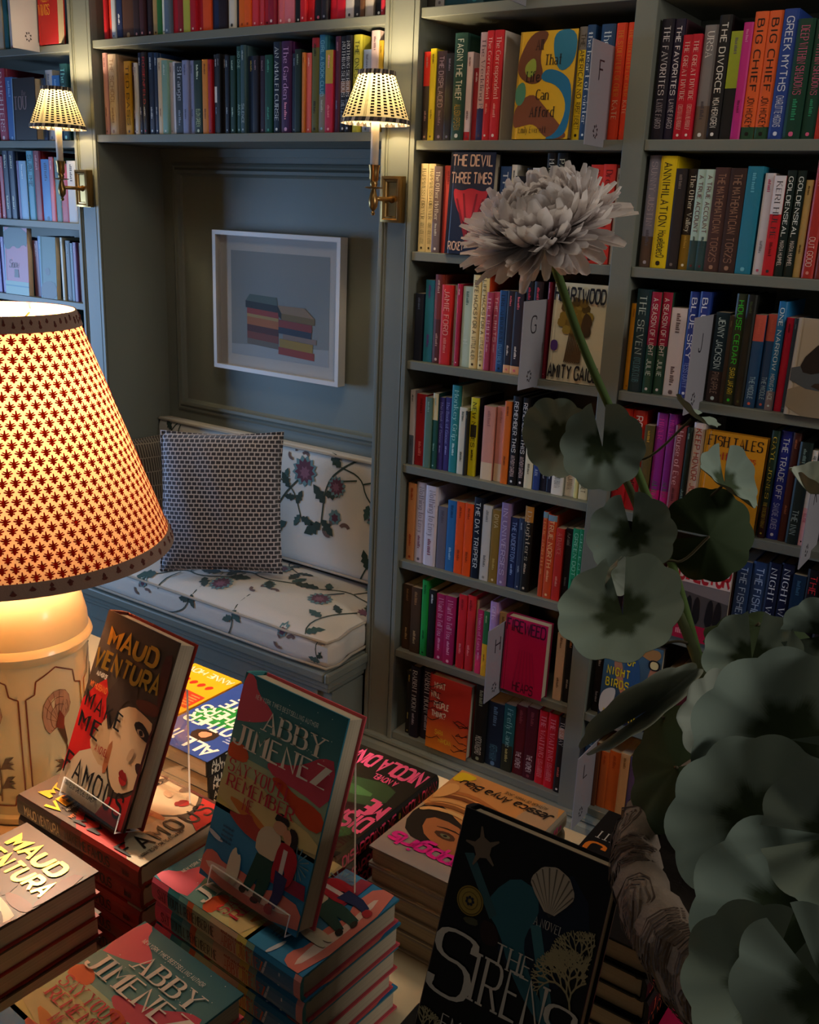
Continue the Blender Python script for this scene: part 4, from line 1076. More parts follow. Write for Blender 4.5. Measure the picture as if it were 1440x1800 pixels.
def p_dir(m, f, up):
    blob(m, f, up, [(0,.2),(1,.2),(1,.72),(0,.72)], '4a4444', 0); blob(m, f, up, [(0,.62),(1,.55),(1,.72),(0,.72)], '7a7070', 0)
    for x in (.2, .35, .6, .75): blob(m, f, up, [(x,.22),(x+.16,.22),(x+.14,.5),(x+.08,.58),(x+.02,.5)], '16161a', 1)
    blob(m, f, up, [(0,.0),(1,.0),(1,.2),(0,.2)], 'a8183c', 0); blob(m, f, up, [(0,.72),(1,.72),(1,1),(0,1)], 'd8c0b8', 0)
    T(m, f, up, 'DIRECTOR', .03, .75, .94, .22, 'b82430', wt=.22, fit='force', track=.12); T(m, f, up, '~', .1, .06, .8, .08, 'd88090')
face_book('B5', -.687, .128, .20, .026, .737, .03, '6a5050', '5a3038', p_dir, 'face-out book with red title over dark figures behind the leaves', yb=.02)
def p_city(m, f, up):
    up(); m.grad([f(0,0), f(1,0), f(1,1), f(0,1)], ['14182c', '182038', '4a6c84', '4c7890'])
    for pts, c in (([(.15,.75),(.3,.8),(.4,.5),(.55,.3),(.5,.22),(.3,.42)], 'b0785c'), ([(.85,.85),(1,.8),(1,.5),(.8,.4),(.62,.22),(.58,.28),(.75,.5)], 'b0785c'), ([(.4,.85),(.6,.85),(.7,.5),(.55,.3),(.35,.5)], '2c5484'), ([(0,.3),(.15,.4),(.3,.4),(.2,.1),(0,.05)], 'c8c4bc'), ([(.55,.9),(.9,1),(1,.92),(.85,.82)], 'a87c4c')): blob(m, f, up, pts, c)
    for s, x, y, w in (('CITY', .3, .86, .5), ('OF', .42, .72, .3), ('NIGHT', .08, .56, .8), ('BIRDS', .08, .42, .8)): T(m, f, up, s, x, y, w, .09, 'e0c424', wt=.2, fit=True, track=.4)
    T(m, f, up, 'JUHEA KIM', .06, .05, .86, .085, 'e0c424', wt=.18, track=.4); T(m, f, up, '~', .35, .24, .5, .03, 'd8d0b8'); T(m, f, up, '~', .3, .18, .5, .03, 'd8d0b8')
    blob(m, f, up, [(.78,.74),(.98,.74),(.98,.86),(.78,.86)], '14141a', 2); blob(m, f, up, [(.81,.755),(.95,.755),(.95,.845),(.81,.845)], 'd8c890', 2)
face_book('B6', -.850, .150, .23, .026, .455, .04, '2c4460', '14161c', p_city, 'face-out blue book with yellow lettering on sixth shelf of right bookcase', yb=.025)
def p_boat(m, f, up):
    for pts, c in (([(0,0),(1,0),(1,.3),(0,.35)], '8a7c68'), ([(0,.3),(1,.25),(1,.5),(0,.55)], '4c5258'), ([(.1,.55),(.4,.8),(.5,.72),(.35,.6),(.6,.5),(.2,.42)], '1c1a1c'), ([(.3,.3),(.9,.26),(.85,.34),(.4,.37)], '3a2c24')): blob(m, f, up, pts, c, 1)
face_book('B3', -.500, .14, .205, .03, 1.313, .05, 'a89a88', 'b0a8a4', p_boat, 'face-out beige book with dark bird on third shelf of right bookcase', yb=.02)
def p_tou(m, f, up):
    T(m, f, up, 'the', .42, .72, .4, .08, '8a7070', 'serif'); T(m, f, up, 'TOU', .08, .5, .86, .2, '8a7070', 'serif', wt=.2)
face_book('L2', -3.166, .126, .196, .03, 1.878, .02, '2a2224', '88a8c8', p_tou, 'face-out dark brown book behind the left sconce shade', yb=.02)
def p_snow(m, f, up):
    blob(m, f, up, [(0,1),(1,1),(1,.72),(.8,.76),(.6,.68),(.4,.74),(.2,.66),(0,.7)], '1c3c40', 1)
    blob(m, f, up, [(0,0),(1,0),(1,.2),(0,.2)], '7a9c94', 0); blob(m, f, up, [(0,.12),(1,.12),(1,.14),(0,.14)], '2c7080', 0)
    T(m, f, up, 'Snow', .2, .4, .6, .12, '1c1420', 'serif', slant=.3); blob(m, f, up, [(.4,.26),(.6,.26),(.58,.38),(.42,.38)], '2a1c24', 0)
face_book('L4', -3.296, .138, .235, .02, 1.351, .03, 'a8647c', '3c8ca0', p_snow, 'face-out pink book with script title on fourth shelf of left bookcase', yb=.02, hard=False)
def p_grn(m, f, up):
    blob(m, f, up, [(.3,.38),(.6,.38),(.6,.5),(.3,.5)], '1c2c34', 2); blob(m, f, up, [(0,0),(1,0),(1,.25),(.5,.3),(0,.22)], '101c20', 1)
face_book('L4', -3.090, .088, .212, .018, 1.351, .03, '1c4c44', '2c6c84', p_grn, 'face-out dark green book on fourth shelf of left bookcase', yb=.02, hard=False)
def p_all2(m, f, up):
    T(m, f, up, 'ALLEN', .2, .55, .7, .1, 'd88a30', wt=.18); T(m, f, up, 'WINGS', .05, .38, .9, .13, 'e0a030', 'serif', wt=.18)
face_book('L1', -2.996, .098, .23, .03, 2.168, .02, 'a81c1c', '8a1818', p_all2, 'face-out red book with yellow lettering on top shelf of left bookcase', yb=.02)
def p_west(m, f, up): T(m, f, up, 'W', .6, .35, .35, .06, 'd8dce8'); T(m, f, up, '~', .15, .05, .7, .03, 'a0b0d0')
face_book('L1', -3.066, .066, .23, .02, 2.168, .02, '16203c', '16203c', p_west, 'face-out navy book between flag and red book on left bookcase', yb=.02)

# all the spine-out books
ENT = {}
row = None; z = 0
for ln in ROWS.strip().split('\n'):
    if ln[0] == '@': row, z = ln[1:].split(); z = int(z)/1000; SHELFZ[row] = z; ENT[row] = []; continue
    a, b, c, spec = ln.split(' ', 3); ENT[row].append([int(a)/1000, int(b)/1000, int(c)/1000, spec])
LIM = {'A': (-1.4985, -.9375), 'B': (-.8845, 1), 'C': (-2.741, -1.608), 'L': (-5, -2.853)}
for row, L in ENT.items():
    z = SHELFZ[row]; lo, hi = LIM[row[0]]; L.sort(key=lambda e: e[0]); made = []
    fl = FLAGS.get(row)
    for i, e in enumerate(L):
        x0, x1 = max(e[0], lo), min(e[0]+e[1], hi)
        if i+1 < len(L): x1 = min(x1, L[i+1][0])
        x1 -= .0004
        if fl:
            if x0 < fl[0] < x1:
                if fl[0]-x0 > x1-fl[0]: x1 = fl[0]-.0015
                else: x0 = fl[0]+.0015
            elif 0 <= fl[0]-x1 < .0015: x1 = fl[0]-.0015
            elif 0 <= x0-fl[0] < .0015: x0 = fl[0]+.0015
        if x1-x0 < .005: continue
        r, hard, col = shelf_book(x0, x1-x0, e[2], e[3], z+.0004, .016+random.uniform(-.004, .008))
        made.append((x0, r, hard, col))
    allr = sorted([(x, r, None, None) for rw, x, r in FACE if rw == row]+made, key=lambda t: t[0])
    for n, (x, r, hard, col) in enumerate(allr):
        if hard is None: r['group'] = 'books on the '+PLACE[row]; continue
        tag(r, f"{hsv_name(col)} {'hardcover' if hard else 'paperback'}, {ordinal(n+1)} book from the left on the {PLACE[row]}", 'hardcover book' if hard else 'paperback', 'books on the '+PLACE[row])
for row, (x, ch) in FLAGS.items():
    z = SHELFZ[row]-.017; r = empty('letter_flag', (x, -.1, z)); m = MB(); m.box((-.0012, 0, 0), (.0012, .155, .212)); f = lambda a, b: (.0016, a, b)
    write(m, ch, .030, .135, .05, .04, f, '2a2630', wt=.09, align='c', fit=False, mi=1)
    for k in range(7):
        a = k*.9; m.poly([f(.05+.010*math.cos(a), .03+.013*math.sin(a)), f(.05+.014*math.cos(a+.5), .03+.016*math.sin(a+.5)), f(.05+.006*math.cos(a+.8), .03+.008*math.sin(a+.8))], '2a2630', 1)
    m.build('panel', [SIGN, COVER], r)
    tag(r, f'white letter {ch} flag sticking out from the {PLACE[row]}', 'sign', 'letter flags on the shelves')
r = empty('letter_flag', (-3.01, -.1, 2.15)); m = MB(); m.box((-.001, 0, 0), (.001, .105, .21)); f = lambda a, b: (.0014, a, b)
for k in range(7):
    a = k*.9; m.poly([f(.06+.010*math.cos(a), .04+.013*math.sin(a)), f(.06+.014*math.cos(a+.5), .04+.016*math.sin(a+.5)), f(.06+.006*math.cos(a+.8), .04+.008*math.sin(a+.8))], '2a2630', 1)
m.build('panel', [SIGN, COVER], r); tag(r, 'mauve-white flag with small emblem on the top shelf of left bookcase', 'sign', 'letter flags on the shelves')
# ------------------------------------------------------------------ wall sconces
def sconce(x, label):
    r = empty('wall_sconce', (x, -.0062, 1.728)); tag(r, label, 'wall lamp', 'brass candle sconces')
    mb = MB(); mb.box((-.031, -.013, -.058), (.031, 0, .058)); mb.rect_frame(-.030, .030, -.057, .057, [(0, -.013), (0, -.024), (.006, -.026), (.010, -.022), (.013, -.0225), (.015, -.0185), (.03, -.0185)])
    fix(mb.build('backplate', BRASS, r), 30)
    mb = MB(); mb.tube([(0, -.018, 0), (0, -.028, 0), (0, -.05, 0), (0, -.098, 0)], [.010, .006, .0055, .0055], 12); mb.build('arm', BRASS, r, smooth=True)
    y = -.098
    mb = MB(); mb.lathe([(.0, -.042), (.004, -.040), (.0055, -.035), (.003, -.031), (.006, -.027), (.011, -.02), (.0125, -.006), (.0095, .006), (.007, .016), (.006, .022), (.022, .0245), (.024, .027), (.008, .028), (.010, .035), (.0085, .041), (.0125, .047), (.012, .062), (.0145, .077), (.0155, .080), (.011, .080)], 20, (0, y, 0)); fix(mb.build('candle_cup', BRASS, r), 40)
    mb = MB(); mb.lathe([(.0105, .079), (.0105, .225), (.003, .226)], 16, (0, y, 0)); mb.build('candle_sleeve', WAX, r, smooth=True)
    z0, z1, r0, r1 = .181, .292, .085, .043
    mb = MB(); n = 96; th = .0006
    prof = [(r0, z0), (r1, z1)]; o = 0
    for i in range(n):   # softly pleated cone
        pass
    vs = []; fs = []
    for j in range(9):
        q = j/8
        for i in range(n):
            rr = (r0+(r1-r0)*q)*(1+.010*math.cos(i*PI)); t = 2*PI*i/n; vs.append((rr*math.cos(t), y+rr*math.sin(t), z0+(z1-z0)*q))
    for j in range(8):
        for i in range(n): fs.append((j*n+i, j*n+(i+1) % n, (j+1)*n+(i+1) % n, (j+1)*n+i))
    mb.add(vs, fs, 'e8d9a8')
    def sp(a, q, e=.0012): rr = r0+(r1-r0)*q+.0009+e; return (rr*math.cos(a), y+rr*math.sin(a), z0+(z1-z0)*q)
    cols = 30
    for c in range(cols):
        a = 2*PI*c/cols
        if c % 7 == 3:
            for d in (-.035, 0, .035): mb.poly([sp(a+d-.006, .06), sp(a+d+.006, .06), sp(a+d+.006, .95), sp(a+d-.006, .95)], '6a5a34')
            continue
        for k in range(14):
            q = .07+.88*(k+.5*(c % 2))/14; mb.poly([sp(a-.058, q), sp(a+.058, q), sp(a+.058, q+.038), sp(a-.058, q+.038)], '1c150c')
    shd = mb.build('lamp_shade', SHADE2, r)
    for zz, rr, nm in ((z0, r0, 'lower_trim'), (z1, r1, 'upper_trim')):
        m = MB(); cc = ['2a2622', 'a89c8c', '2a2622', '5a4c44']; K = 56; hh = .0105
        for i in range(K):
            t0, t1 = 2*PI*i/K, 2*PI*(i+1)/K; rb = rr+.0032-(.001 if zz == z0 else -.001); s0 = .035
            for e, rv in ((0, rb),): m.poly([(rv*math.cos(t0), y+rv*math.sin(t0), zz-hh*.5), (rv*math.cos(t1), y+rv*math.sin(t1), zz-hh*.5), (rv*.985*math.cos(t1+s0), y+rv*.985*math.sin(t1+s0), zz+hh*.5), (rv*.985*math.cos(t0+s0), y+rv*.985*math.sin(t0+s0), zz+hh*.5)], cc[i % 4])
        o = m.build(nm, CLOTH, r); k = o.modifiers.new('thick', 'SOLIDIFY'); k.thickness = .002
    m = MB(); m.lathe([(.002, .226), (.009, .236), (.011, .247), (.007, .262), (.001, .272)], 12, (0, y, 0)); m.build('bulb', BULB, r, smooth=True)
    l = bpy.data.lights.new('sconce_glow', 'POINT'); l.energy = 10; l.color = (1, .77, .46); l.shadow_soft_size = .014
    lo = bpy.data.objects.new('sconce_glow', l); COL.objects.link(lo); lo.parent = r; lo.location = (0, y, .262)
    return r
sconce(-1.5525, 'brass candle sconce with checked shade on the pilaster right of the window seat')
sconce(-2.798, 'brass candle sconce with checked shade on the pilaster left of the window seat')

# ------------------------------------------------------------------ display table
tb = tag(empty('display_table', (-.6, -1.8, 0)), 'cream-topped display table covered with stacks of books', 'table')
def tbl(r):
    o = plain('tabletop', [((-1.70, -2.75, .762), (.75, -.965, .80))], TABLE, r, .004)
    for x in (-1.6, .62):
        for y in (-2.6, -1.1): plain('leg', [((x, y, 0), (x+.07, y+.07, .7615))], TABLE, r, .004)
    plain('apron', [((-1.62, -1.13, .66), (.68, -1.11, .7615)), ((-1.62, -2.62, .66), (.68, -2.60, .7615))], TABLE, r, 0)
abs_parent(tb, tbl)

# ------------------------------------------------------------------ table lamp
tl = tag(empty('table_lamp', (-1.228, -1.40, .8005)), 'cream tin table lamp with a lit red-sprigged shade', 'table lamp')
prof = [(.0, 0), (.096, 0), (.099, .004), (.099, .012), (.094, .016), (.0945, .255), (.0995, .262), (.1025, .270), (.0995, .278), (.097, .281), (.096, .300), (.090, .326), (.078, .348), (.064, .360), (.0605, .362), (.060, .368), (.0635, .371), (.0635, .377), (.045, .384), (.015, .388), (.012, .43), (.0, .43)]
mb = MB(); mb.lathe(prof, 64, col='c2c09c', cap=False); lb = fix(mb.build('body', CERAMIC, tl), 30)
deco = MB(); RR = .0951
def cyl(a, z, e=.0004): rr = RR+e; return (rr*math.cos(a), rr*math.sin(a), z)
def cline(P, w, col, cl=False):
    for (a0, z0), (a1, z1) in zip(P, P[1:]):
        d = Vector(((a1-a0)*RR, z1-z0)); l = d.length or 1; ox, oz = -d.y/l*w/2/RR, d.x/l*w/2; k = max(1, int(abs(a1-a0)/.06))
        for i in range(k):
            p, q = i/k, (i+1)/k; b0, b1 = (a0+(a1-a0)*p, z0+(z1-z0)*p), (a0+(a1-a0)*q, z0+(z1-z0)*q)
            deco.poly([cyl(b0[0]-ox, b0[1]-oz), cyl(b1[0]-ox, b1[1]-oz), cyl(b1[0]+ox, b1[1]+oz), cyl(b0[0]+ox, b0[1]+oz)], col)
def cpoly(pts, col, e=.0008): deco.poly([cyl(a, z, e) for a, z in pts], col)
for k in range(6):
    A = math.radians(-7+60*k); w = .47; zt, zb = .235, .035
    cline([(A-w, zb+.02), (A-w, zt-.03), (A-w+.13, zt-.024), (A-w+.16, zt-.004), (A, zt+.012), (A+w-.16, zt-.004), (A+w-.13, zt-.024), (A+w, zt-.03), (A+w, zb+.02), (A+w-.13, zb+.014), (A+w-.16, zb-.002), (A-w+.16, zb-.002), (A-w+.13, zb+.014), (A-w, zb+.02)], .0022, '6a3018')
    fx, fz = A+.02, .165
    fan = [(fx-.24, fz-.012), (fx-.27, fz+.008), (fx-.24, fz+.026), (fx-.17, fz+.036), (fx-.08, fz+.043), (fx+.02, fz+.044), (fx+.12, fz+.040), (fx+.18, fz+.030), (fx+.2, fz+.016), (fx+.16, fz+.004), (fx+.05, fz-.006), (fx-.08, fz-.016), (fx-.18, fz-.022)]
    cpoly(chaikin(fan, 1, True), 'a3826a', .0005)
    for j in range(3):
        s = 1-.22*j; cline([(fx+(a-fx)*s, fz-.008+(z-fz+.008)*s) for a, z in fan+[fan[0]]], .0008, '5a3424')
    for t in range(9):
        a, z = fan[t+1]; cline([(fx-.02, fz-.008), (a, z)], .0006, '6a4430')
    cpoly([(fx-.08, fz-.014), (fx+.0, fz+.012), (fx+.07, fz-.002), (fx+.05, fz-.022)], '74281c', .0012)
    cpoly([(fx-.05, fz-.018), (fx+.06, fz-.014), (fx+.1, fz-.042), (fx+.085, fz-.052), (fx+.04, fz-.04)], '4a3020', .001)
    cline([(fx+.09, fz-.05), (fx+.1, fz-.085), (fx+.085, fz-.125)], .0022, '4a3020')
    for sz, sg in ((-.085, -1), (-.068, 1), (-.112, -1), (-.10, 1)):
        for d in (0, .012, -.010): cpoly([(fx+.095, fz+sz-.004), (fx+.095+sg*.1, fz+sz+.010+d*.4), (fx+.095+sg*.23, fz+sz+d+.006), (fx+.095+sg*.12, fz+sz+.002+d*.4)], '4a3020', .0009)
deco.build('painted_panels', CERAMIC, tl)
zl, zh, rl, rh = .416, .748, .224, .104
mb = MB(); n = 96; k = 10; th = .0015
vs = []; fs = []
for j in range(k+1):
    q = j/k; rr = rl+(rh-rl)*q
    for i in range(n): t = 2*PI*i/n; vs.append((rr*math.cos(t), rr*math.sin(t), zl+(zh-zl)*q))
for j in range(k):
    for i in range(n): fs.append((j*n+i, j*n+(i+1) % n, (j+1)*n+(i+1) % n, (j+1)*n+i))
mb.add(vs, fs, 'dea874')
slant = math.hypot(rl-rh, zh-zl); half = [(0, -.52), (.10, -.44), (.13, -.32), (.28, -.32), (.30, -.20), (.13, -.15), (.42, -.05), (.47, .05), (.40, .09), (.12, .03), (.34, .15), (.37, .24), (.29, .26), (.09, .17), (.05, .52)]
motif = half+[(-x, y) for x, y in half[::-1] if x > 0]
camang = -.58
step, rise = .0160, .0121
for row in range(30):
    s = .010+row*rise; q0 = s/slant
    if q0 > .97: break
    rr = rl+(rh-rl)*q0; cnt = int(2*PI*rr/step); a_s = step/rr; half_n = cnt//2
    for c in range(-half_n, half_n+1):
        a0 = camang+(c+.5*(row % 2))*a_s
        if abs(a0-camang) > PI: continue
        P = []
        jx, jy = random.uniform(-.04, .04), random.uniform(-.04, .04)
        for x, y in motif:
            q = (s+(y+jy)*.0138)/slant; r2 = rl+(rh-rl)*q; a = a0+(x+jx)*.0146/r2; P.append(((r2+.0007)*math.cos(a), (r2+.0007)*math.sin(a), zl+(zh-zl)*q))
        mb.poly(P, '9c1c0c')
mb.build('lamp_shade', SHADE, tl)
for q0, q1, nm in ((-.012, .045, 'lower_trim'), (.945, 1.008, 'upper_trim')):
    m = MB(); K = 120
    for i in range(K):
        t0, t1 = 2*PI*i/K, 2*PI*(i+1)/K; ra = rl+(rh-rl)*q0+.0025; rb = rl+(rh-rl)*q1+.0025
        m.poly([(ra*math.cos(t0), ra*math.sin(t0), zl+(zh-zl)*q0), (ra*math.cos(t1), ra*math.sin(t1), zl+(zh-zl)*q0), (rb*math.cos(t1), rb*math.sin(t1), zl+(zh-zl)*q1), (rb*math.cos(t0), rb*math.sin(t0), zl+(zh-zl)*q1)], '8a6c5e')
        if i % 2 == 0:
            am = (t0+t1)/2; d = random.uniform(-.2, .2)*(q1-q0)
            for w in (.012, .02):
                qq = q0+(q1-q0)*random.uniform(.25, .7); r2 = rl+(rh-rl)*qq+.0032; m.poly([(r2*math.cos(am-w), r2*math.sin(am-w), zl+(zh-zl)*qq), (r2*math.cos(am), r2*math.sin(am), zl+(zh-zl)*(qq-.012)), (r2*math.cos(am+w), r2*math.sin(am+w), zl+(zh-zl)*qq), (r2*math.cos(am), r2*math.sin(am), zl+(zh-zl)*(qq+.012))], '5a241c')
    o = m.build(nm, CLOTH, tl); kk = o.modifiers.new('thick', 'SOLIDIFY'); kk.thickness = .002
m = MB()
for a in (0, 2.094, 4.189): m.tube([(.01*math.cos(a), .01*math.sin(a), .70), ((rh-.002)*math.cos(a), (rh-.002)*math.sin(a), .735)], .0015, 6)
m.tube([(0, 0, .43), (0, 0, .71)], .003, 8); m.build('shade_carrier', BRASS, tl)
m = MB(); m.lathe([(.004, .47), (.012, .49), (.028, .535), (.03, .55), (.022, .575), (.002, .585)], 20); m.build('bulb', BULB, tl, smooth=True)
l = bpy.data.lights.new('lamp_glow', 'POINT'); l.energy = 31; l.color = (1, .84, .62); l.shadow_soft_size = .03
lo = bpy.data.objects.new('lamp_glow', l); COL.objects.link(lo); lo.parent = tl; lo.location = (.0, -.0, .60)
# ------------------------------------------------------------------ books on the table
def big_book(name, Wd, H, T_, front, spine, paint, spaint, hard=True, back=None, mats=None):
    """builds one hardcover with jacket art; returns a maker of copies"""
    m = MB(); b = book_shell(m, Wd, H, T_, hard, front, spine, back, bulge=.0035 if hard else .001)
    lay = [0]
    def f(x, y): return (x*Wd, y*H, T_+.0003+lay[0]*.00008)
    def up(): lay[0] += 1
    paint(m, f, up)
    sl = [0]
    def sf(s, t): return spine_map(H, T_, b, .0005+sl[0]*.0001)(s*H, t*T_)
    def sup(): sl[0] += 1
    spaint(m, sf, sup, lambda s0, s1, c: spine_rect(m, H, T_, b, s0*H, s1*H, c, e=.00025))
    me = m.build('cover', mats or [JACKET, FOIL], data_only=True)
    th = .0025 if hard else .0008; ins = .0035 if hard else .0006
    p = MB(); p.box((.004, ins, th), (Wd-ins, H-ins, T_-th)); pm = p.build('page_block', PAGE, data_only=True)
    def make(M, label, group=None, cat='book'):
        r = empty(name, M=M); link('cover', me, r); link('page_block', pm, r); tag(r, label, cat, group); return r
    make.T = T_; return make
def flatM(x, y, z, a): return Matrix.Translation((x, y, z)) @ Matrix.Rotation(a, 4, 'Z')
def uprightM(x, y, z, a, t):
    ex = Vector((math.cos(a), math.sin(a), 0)); n0 = Vector((math.sin(a), -math.cos(a), 0)); u = Vector((0, 0, 1))*math.cos(t)-n0*math.sin(t); n = ex.cross(u)
    return ex, u, n
def stand_book(make, x, y, z, a, t, label):
    ex, u, n = uprightM(x, y, z, a, t); o = Vector((x, y, z))-n*make.T
    return make(Matrix(((ex.x, u.x, n.x, o.x), (ex.y, u.y, n.y, o.y), (ex.z, u.z, n.z, o.z), (0, 0, 0, 1))), label)
def easel(x, y, z, a, t, T_, w, off, back, foot, label):
    st, ct = math.sin(t), math.cos(t); U = (st, ct); B = (ct, -st)
    P = lambda b, u: (B[0]*b+U[0]*u, B[1]*b+U[1]*u)
    pts = [P(-.0045, .02), P(-.0045, -.0035), P(T_+.0032, -.0035), P(T_+.0032, back)]
    base = min(q[1] for q in pts)-.0017
    pts += [(pts[-1][0]+.004, pts[-1][1]+.003), (pts[-1][0]+.010, pts[-1][1]-.002), (foot, base+.002)]
    h = .0014; L = []; R = []
    for i, q in enumerate(pts):
        p0 = pts[max(i-1, 0)]; p1 = pts[min(i+1, len(pts)-1)]; dx, dy = p1[0]-p0[0], p1[1]-p0[1]; l = math.hypot(dx, dy)
        L.append((q[0]-dy/l*h, q[1]+dx/l*h)); R.append((q[0]+dy/l*h, q[1]-dx/l*h))
    ring = L+R[::-1]; k = len(ring); mb = MB()
    mb.add([(off, v, u) for v, u in ring]+[(off+w, v, u) for v, u in ring], [(i, (i+1) % k, k+(i+1) % k, k+i) for i in range(k)])
    n = len(pts)
    for i in range(n-1):
        for o, rev in ((0, True), (k, False)):
            q = (o+i, o+i+1, o+k-2-i, o+k-1-i); mb.f.append(q if rev else q[::-1]); mb.c.append((1, 1, 1, 1)); mb.m.append(0)
    r = empty('book_easel', M=Matrix.Translation((x, y, z)) @ Matrix.Rotation(a, 4, 'Z'))
    for i in range(len(mb.f)):
        if len(mb.f[i]) == 4 and (i >= k or i in (n-1, k-1)): mb.m[i] = 1; mb.c[i] = lin('e8ece8')
    o = mb.build('bent_sheet', [ACRYL, EDGE], r); fix(o, 20); tag(r, label, 'book stand', 'clear acrylic book easels'); return r
def art(m, f, up, L):
    for pts, c, s in L: up(); smf(m, f, pts, c, s)

# Maud: dark portrait jacket with brushed gold lettering
def p_maud(m, f, up):
    art(m, f, up, [([(0,0),(1,0),(1,1),(0,1)], '43352a', 0), ([(0,.02),(0,.50),(.12,.60),(.24,.66),(.42,.50),(.55,.36),(.5,.1),(.3,.0)], 'b81e1a', 0),
      ([(0,.0),(0,.10),(.16,.24),(.34,.30),(.52,.27),(.66,.16),(.72,.0)], 'c9b79a', 0), ([(.24,.34),(.48,.56),(.56,.50),(.6,.3),(.5,.22),(.3,.28)], 'c0a27c', 1),
      ([(.46,.46),(.50,.54),(.66,.60),(.84,.585),(1,.56),(1,.24),(.9,.19),(.78,.15),(.66,.18),(.56,.27)], 'd3b28c', 1), ([(.5,.34),(.56,.40),(.58,.22),(.52,.2)], 'a8643c', 1),
      ([(.36,.66),(.3,.58),(.36,.50),(.47,.40),(.52,.56),(.6,.62),(.72,.60),(.66,.72),(.5,.76)], '3a2c24', 1), ([(.66,.63),(.8,.59),(1,.6),(1,.66),(.8,.66)], '5a2c1c', 1),
      ([(.86,.9),(1,.94),(1,.62),(.93,.7)], '4e221a', 1), ([(.74,.525),(.82,.55),(.93,.525),(1,.49),(1,.465),(.9,.47),(.8,.49)], '241a16', 1), ([(.79,.5),(.86,.515),(.93,.49),(.87,.475)], 'b89a7c', 1), ([(.83,.505),(.88,.51),(.9,.485),(.85,.48)], '1a1412', 1),
      ([(.9,.345),(.97,.36),(1,.33),(1,.29),(.93,.31)], '3a1c16', 1), ([(.735,.262),(.775,.285),(.80,.272),(.83,.275),(.875,.235),(.80,.232),(.75,.245)], '8a1814', 1), ([(.745,.245),(.80,.235),(.875,.235),(.84,.205),(.78,.212)], 'b02420', 1), ([(.80,.40),(.86,.41),(.845,.345),(.80,.33),(.78,.345)], 'c09a76', 1), ([(.60,.0),(.70,.12),(.80,.13),(.92,.17),(1,.21),(1,0)], 'b01c1a', 0), ([(.97,0),(1,0),(1,.6),(.97,.5)], '4a1814', 0)])
    up()
    for s, x, y, w, h in (('MAUD', .14, .830, .66, .088), ('VENTURA', .02, .705, .90, .088)): write(m, s, x, y, w, h, lambda a, b: f(a, b-.0*a), 'e2b45c', 'brush', wt=.2, fit='force', slant=.1, track=.26, mi=1)
    up(); write(m, 'AUTHOR OF', .10, .655, .36, .022, f, 'd8cbb8', 'brush', wt=.18); write(m, 'MY HUSBAND', .06, .585, .36, .03, f, 'd06a2c', 'brush', wt=.18)
    for s, x, y, w, h in (('MAKE', .06, .475, .54, .085), ('ME', .06, .36, .30, .085), ('FAMOUS', .04, .10, .86, .11)): write(m, s, x, y, w, h, lambda a, b: f(a, b-.06*(a-.06)), '161210', 'brush', wt=.13, fit='force', track=.42)
    write(m, 'A NOVEL', .36, .29, .24, .035, f, '9a2c1c', 'brush', wt=.17); write(m, 'NARRATED BY GRETCHEN SUMMER', .07, .045, .62, .022, f, '2a2018', 'brush', wt=.18)
def s_maud(m, sf, sup, rect):
    rect(0, .38, '3e3028'); rect(.38, .55, '5a2a20'); rect(.55, 1, '8a241a'); sup()
    write(m, 'MAUD VENTURA', .07, .28, .30, .42, sf, 'd8c49a', 'brush', wt=.17, fit='force'); write(m, 'MAKE ME FAMOUS', .42, .28, .36, .42, sf, '2a1210', 'brush', wt=.15, fit='force'); write(m, '~', .88, .34, .05, .3, sf, '3a1a14')
maud = big_book('hardcover_novel', .1455, .2385, .0305, '43352a', '6a2a20', p_maud, s_maud, back='8a241a')
